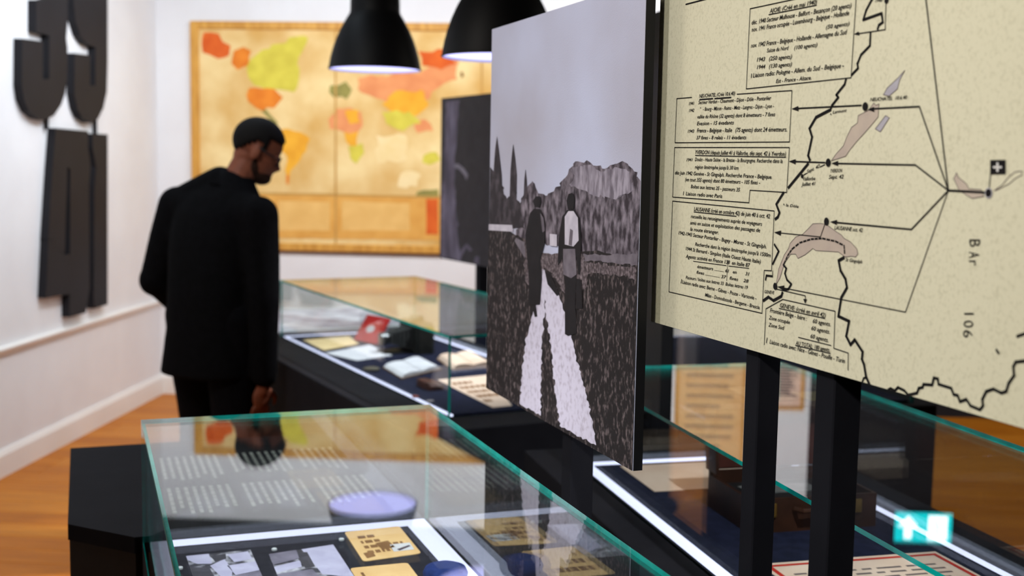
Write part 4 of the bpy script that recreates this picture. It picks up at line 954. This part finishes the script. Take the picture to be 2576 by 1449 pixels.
# right hand hanging, fingers slightly curled towards the thigh
hd = Vector((0, 0, -1)); hin = (ld * 0.75 + fd * 0.3).normalized(); hfr = (fd * 0.9 - ld * 0.3).normalized()
def hand(w, down, inn, frw):
    pc = w + down * 0.055 + inn * 0.004
    person.ell(pc, (frw * 0.040, inn * 0.017, down * 0.052), 10)
    caps(person, [w - down * 0.02, w + down * 0.03], [0.029, 0.026], 10)
    for i, L in enumerate((0.070, 0.080, 0.074, 0.058)):
        b = pc + frw * (0.030 - 0.020 * i) + down * 0.040
        p1 = b + (down * 0.9 + inn * 0.25).normalized() * L * 0.45
        p2 = p1 + (down * 0.7 + inn * 0.65).normalized() * L * 0.32
        p3 = p2 + (down * 0.3 + inn * 0.9).normalized() * L * 0.28
        person.tube([b, p1, p2, p3], [0.0095, 0.009, 0.0082, 0.007], 8); person.ell(p3, (frw * 0.007, inn * 0.007, down * 0.007), 6)
    b = pc + frw * 0.030 - down * 0.022
    p1 = b + (frw * 0.7 + down * 0.7).normalized() * 0.040; p2 = p1 + (down * 0.9 + inn * 0.35 + frw * 0.1).normalized() * 0.032
    person.tube([b, p1, p2], [0.013, 0.0105, 0.008], 8); person.ell(p2, (frw * 0.008, inn * 0.008, down * 0.008), 6)
hd = Vector((-0.10, 0.05, -1)).normalized()
hand(wrR + hd * 0.025, hd, hin, hfr)
hand(haL, (fd * 0.6 - ld * 0.6 - UPV * 0.2).normalized(), (-ld * 0.6 - fd * 0.5).normalized(), UPV)
pe_ = person.out('person', SKIN, None, True, origin=foot, rz=0.0)
remesh(pe_, 0.0055, 3)
tag(pe_, 'man in a black jacket and glasses bending his head towards the glass case', 'person')
# jacket: torso loft, sleeves, collar
jk = MB()
def ringpts(c_, a, b, n=28, e=2.5):
    out = []
    for k_ in range(n):
        q = 2 * pi * k_ / n; cq, sq = cos(q), sin(q)
        out.append(c_ + ld * (a * math.copysign(abs(cq) ** (2 / e), cq)) + fd * (b * math.copysign(abs(sq) ** (2 / e), sq)))
    return out
secs = [(PP(526, 942, 0.0), 0.208, 0.145), (PP(530, 900, 0.0), 0.202, 0.145), (PP(534, 820, 0.0), 0.187, 0.142), (PP(536, 740, 0.0), 0.186, 0.142), (PP(541, 660, 0.01), 0.195, 0.142),
        (PP(547, 590, 0.02), 0.200, 0.140), (PP(553, 535, 0.03), 0.192, 0.128), (PP(562, 495, 0.04), 0.160, 0.108), (PP(574, 465, 0.05), 0.112, 0.088), (PP(582, 445, 0.055), 0.080, 0.080)]
vv = []; n = 28
for c_, a, b in secs: vv += ringpts(c_, a, b, n)
ff = [(i * n + k_, i * n + (k_ + 1) % n, i * n + n + (k_ + 1) % n, i * n + n + k_) for i in range(len(secs) - 1) for k_ in range(n)]
ff += [tuple(range(n - 1, -1, -1)), tuple(range((len(secs) - 1) * n, len(secs) * n))]
jk.add(vv, ff)
caps(jk, [shL + UPV * 0.005, shL * 0.55 + elL * 0.45, elL, elL * 0.45 + haL * 0.55, haL], [0.078, 0.074, 0.066, 0.060, 0.052])
caps(jk, [shR + UPV * 0.005, shR * 0.5 + elR * 0.5, elR, elR * 0.45 + wrR * 0.55, wrR + UPV * 0.005], [0.076, 0.070, 0.062, 0.056, 0.050])
caps(jk, [shL, PP(555, 520, 0.03), shR], [0.074, 0.095, 0.074])
caps(jk, [PP(470, 500, 0.11), PP(555, 462, 0.05)], [0.062, 0.070])
jo = jk.out('jacket', CLOTH, pe_, True); remesh(jo, 0.011, 5)
cl = MB(); ca = (neck1 - neck0).normalized(); e1 = ca.cross(ld).normalized(); e2 = ca.cross(e1)
def cring(c_, r_): return [c_ + (e1 * cos(2 * pi * k_ / 28) * r_ * 1.05 + e2 * sin(2 * pi * k_ / 28) * r_) for k_ in range(28)]
cb = neck0 - ca * 0.045
rs = [(cb, 0.092), (cb + ca * 0.03, 0.084), (cb + ca * 0.078, 0.078), (cb + ca * 0.078, 0.066), (cb, 0.070)]
vv = []
for c_, r_ in rs: vv += cring(c_, r_)
cl.add(vv, [(i * 28 + k_, i * 28 + (k_ + 1) % 28, ((i + 1) % 5) * 28 + (k_ + 1) % 28, ((i + 1) % 5) * 28 + k_) for i in range(5) for k_ in range(28)])
cl.out('collar', CLOTH, jo, True)
tr = MB()
for h_, f_ in ((hipL, ftL), (hipR, ftR)):
    k_ = h_ * 0.5 + f_ * 0.5 + fd * 0.025; caps(tr, [h_ + UPV * 0.03, h_ * 0.7 + k_ * 0.3, k_, f_ - UPV * 0.03], [0.115, 0.108, 0.085, 0.075])
caps(tr, [hip + UPV * 0.06, hip - UPV * 0.02], [0.14, 0.14])
tro = tr.out('trousers', TROU, pe_, True); remesh(tro, 0.014, 4)
for f_ in (ftL, ftR):
    sh = MB(); b = Vector((f_.x, f_.y, 0))
    for k_, (o_, l_, w_, h_) in enumerate(((-0.06, 0.06, 0.042, 0.075), (0.05, 0.09, 0.047, 0.060), (0.15, 0.075, 0.046, 0.045))):
        sh.ell(b + fd * o_ + UPV * h_ * 0.62, (fd * l_, ld * w_, UPV * h_ * 0.62), 10)
    so = sh.out('shoe', BLACK, pe_, True); remesh(so, 0.008, 3)
# hair as a cap over the skull, short at the nape
hm = MB(); n1, n2 = 20, 40; vv = []; ff = []; idx = {}
for i in range(n1 + 1):
    t1 = pi * i / n1
    for j in range(n2):
        q = 2 * pi * j / n2
        f_, s_, u_ = sin(t1) * cos(q), sin(t1) * sin(q), cos(t1)
        vv.append(HP(-0.005 + 0.106 * f_, 0.081 * s_, 0.017 + 0.097 * u_))
def keep(i, j):
    t1 = pi * (i + 0.5) / n1; q = 2 * pi * (j + 0.5) / n2
    f_, u_ = sin(t1) * cos(q), cos(t1)
    if f_ > 0.35: return u_ > 0.42 - 0.25 * (1 - f_)
    if f_ > -0.1: return u_ > -0.05 - (0.25 if f_ > 0.12 else 0.0)
    return u_ > -0.10 - 0.85 * min(1, (-0.1 - f_) * 1.2)
for i in range(n1):
    for j in range(n2):
        if keep(i, j): a = i * n2 + j; b = i * n2 + (j + 1) % n2; ff.append((a, a + n2, b + n2, b))
ho = mk('hair', vv, ff, HAIR, pe_, True)
so = ho.modifiers.new('solid', 'SOLIDIFY'); so.thickness = 0.010; so.offset = -1
bm_ = MB(); bm_.ell(HP(0.050, 0, -0.100), E3(0.055, 0.048, 0.038), 12); bm_.ell(HP(0.020, 0.040, -0.075), E3(0.030, 0.018, 0.045), 10); bm_.ell(HP(0.020, -0.040, -0.075), E3(0.030, 0.018, 0.045), 10)
bo = bm_.out('beard', BEARD, pe_, True); remesh(bo, 0.006, 3)
gl = MB()
for s_ in (-1, 1):
    c_ = HP(0.096, s_ * 0.032, -0.022)
    gl.tube([c_ + hs * (0.025 * cos(2 * pi * k_ / 16)) + hu * (0.020 * sin(2 * pi * k_ / 16)) for k_ in range(17)], 0.0032, 6)
    gl.tube([c_ + hs * s_ * 0.025 + hu * 0.008, HP(0.06, s_ * 0.074, -0.012), HP(0.0, s_ * 0.083, -0.006)], 0.0030, 6)
gl.tube([HP(0.098, -0.008, -0.016), HP(0.102, 0, -0.013), HP(0.098, 0.008, -0.016)], 0.0025, 6)
gl.out('glasses', BLACK, pe_, True)
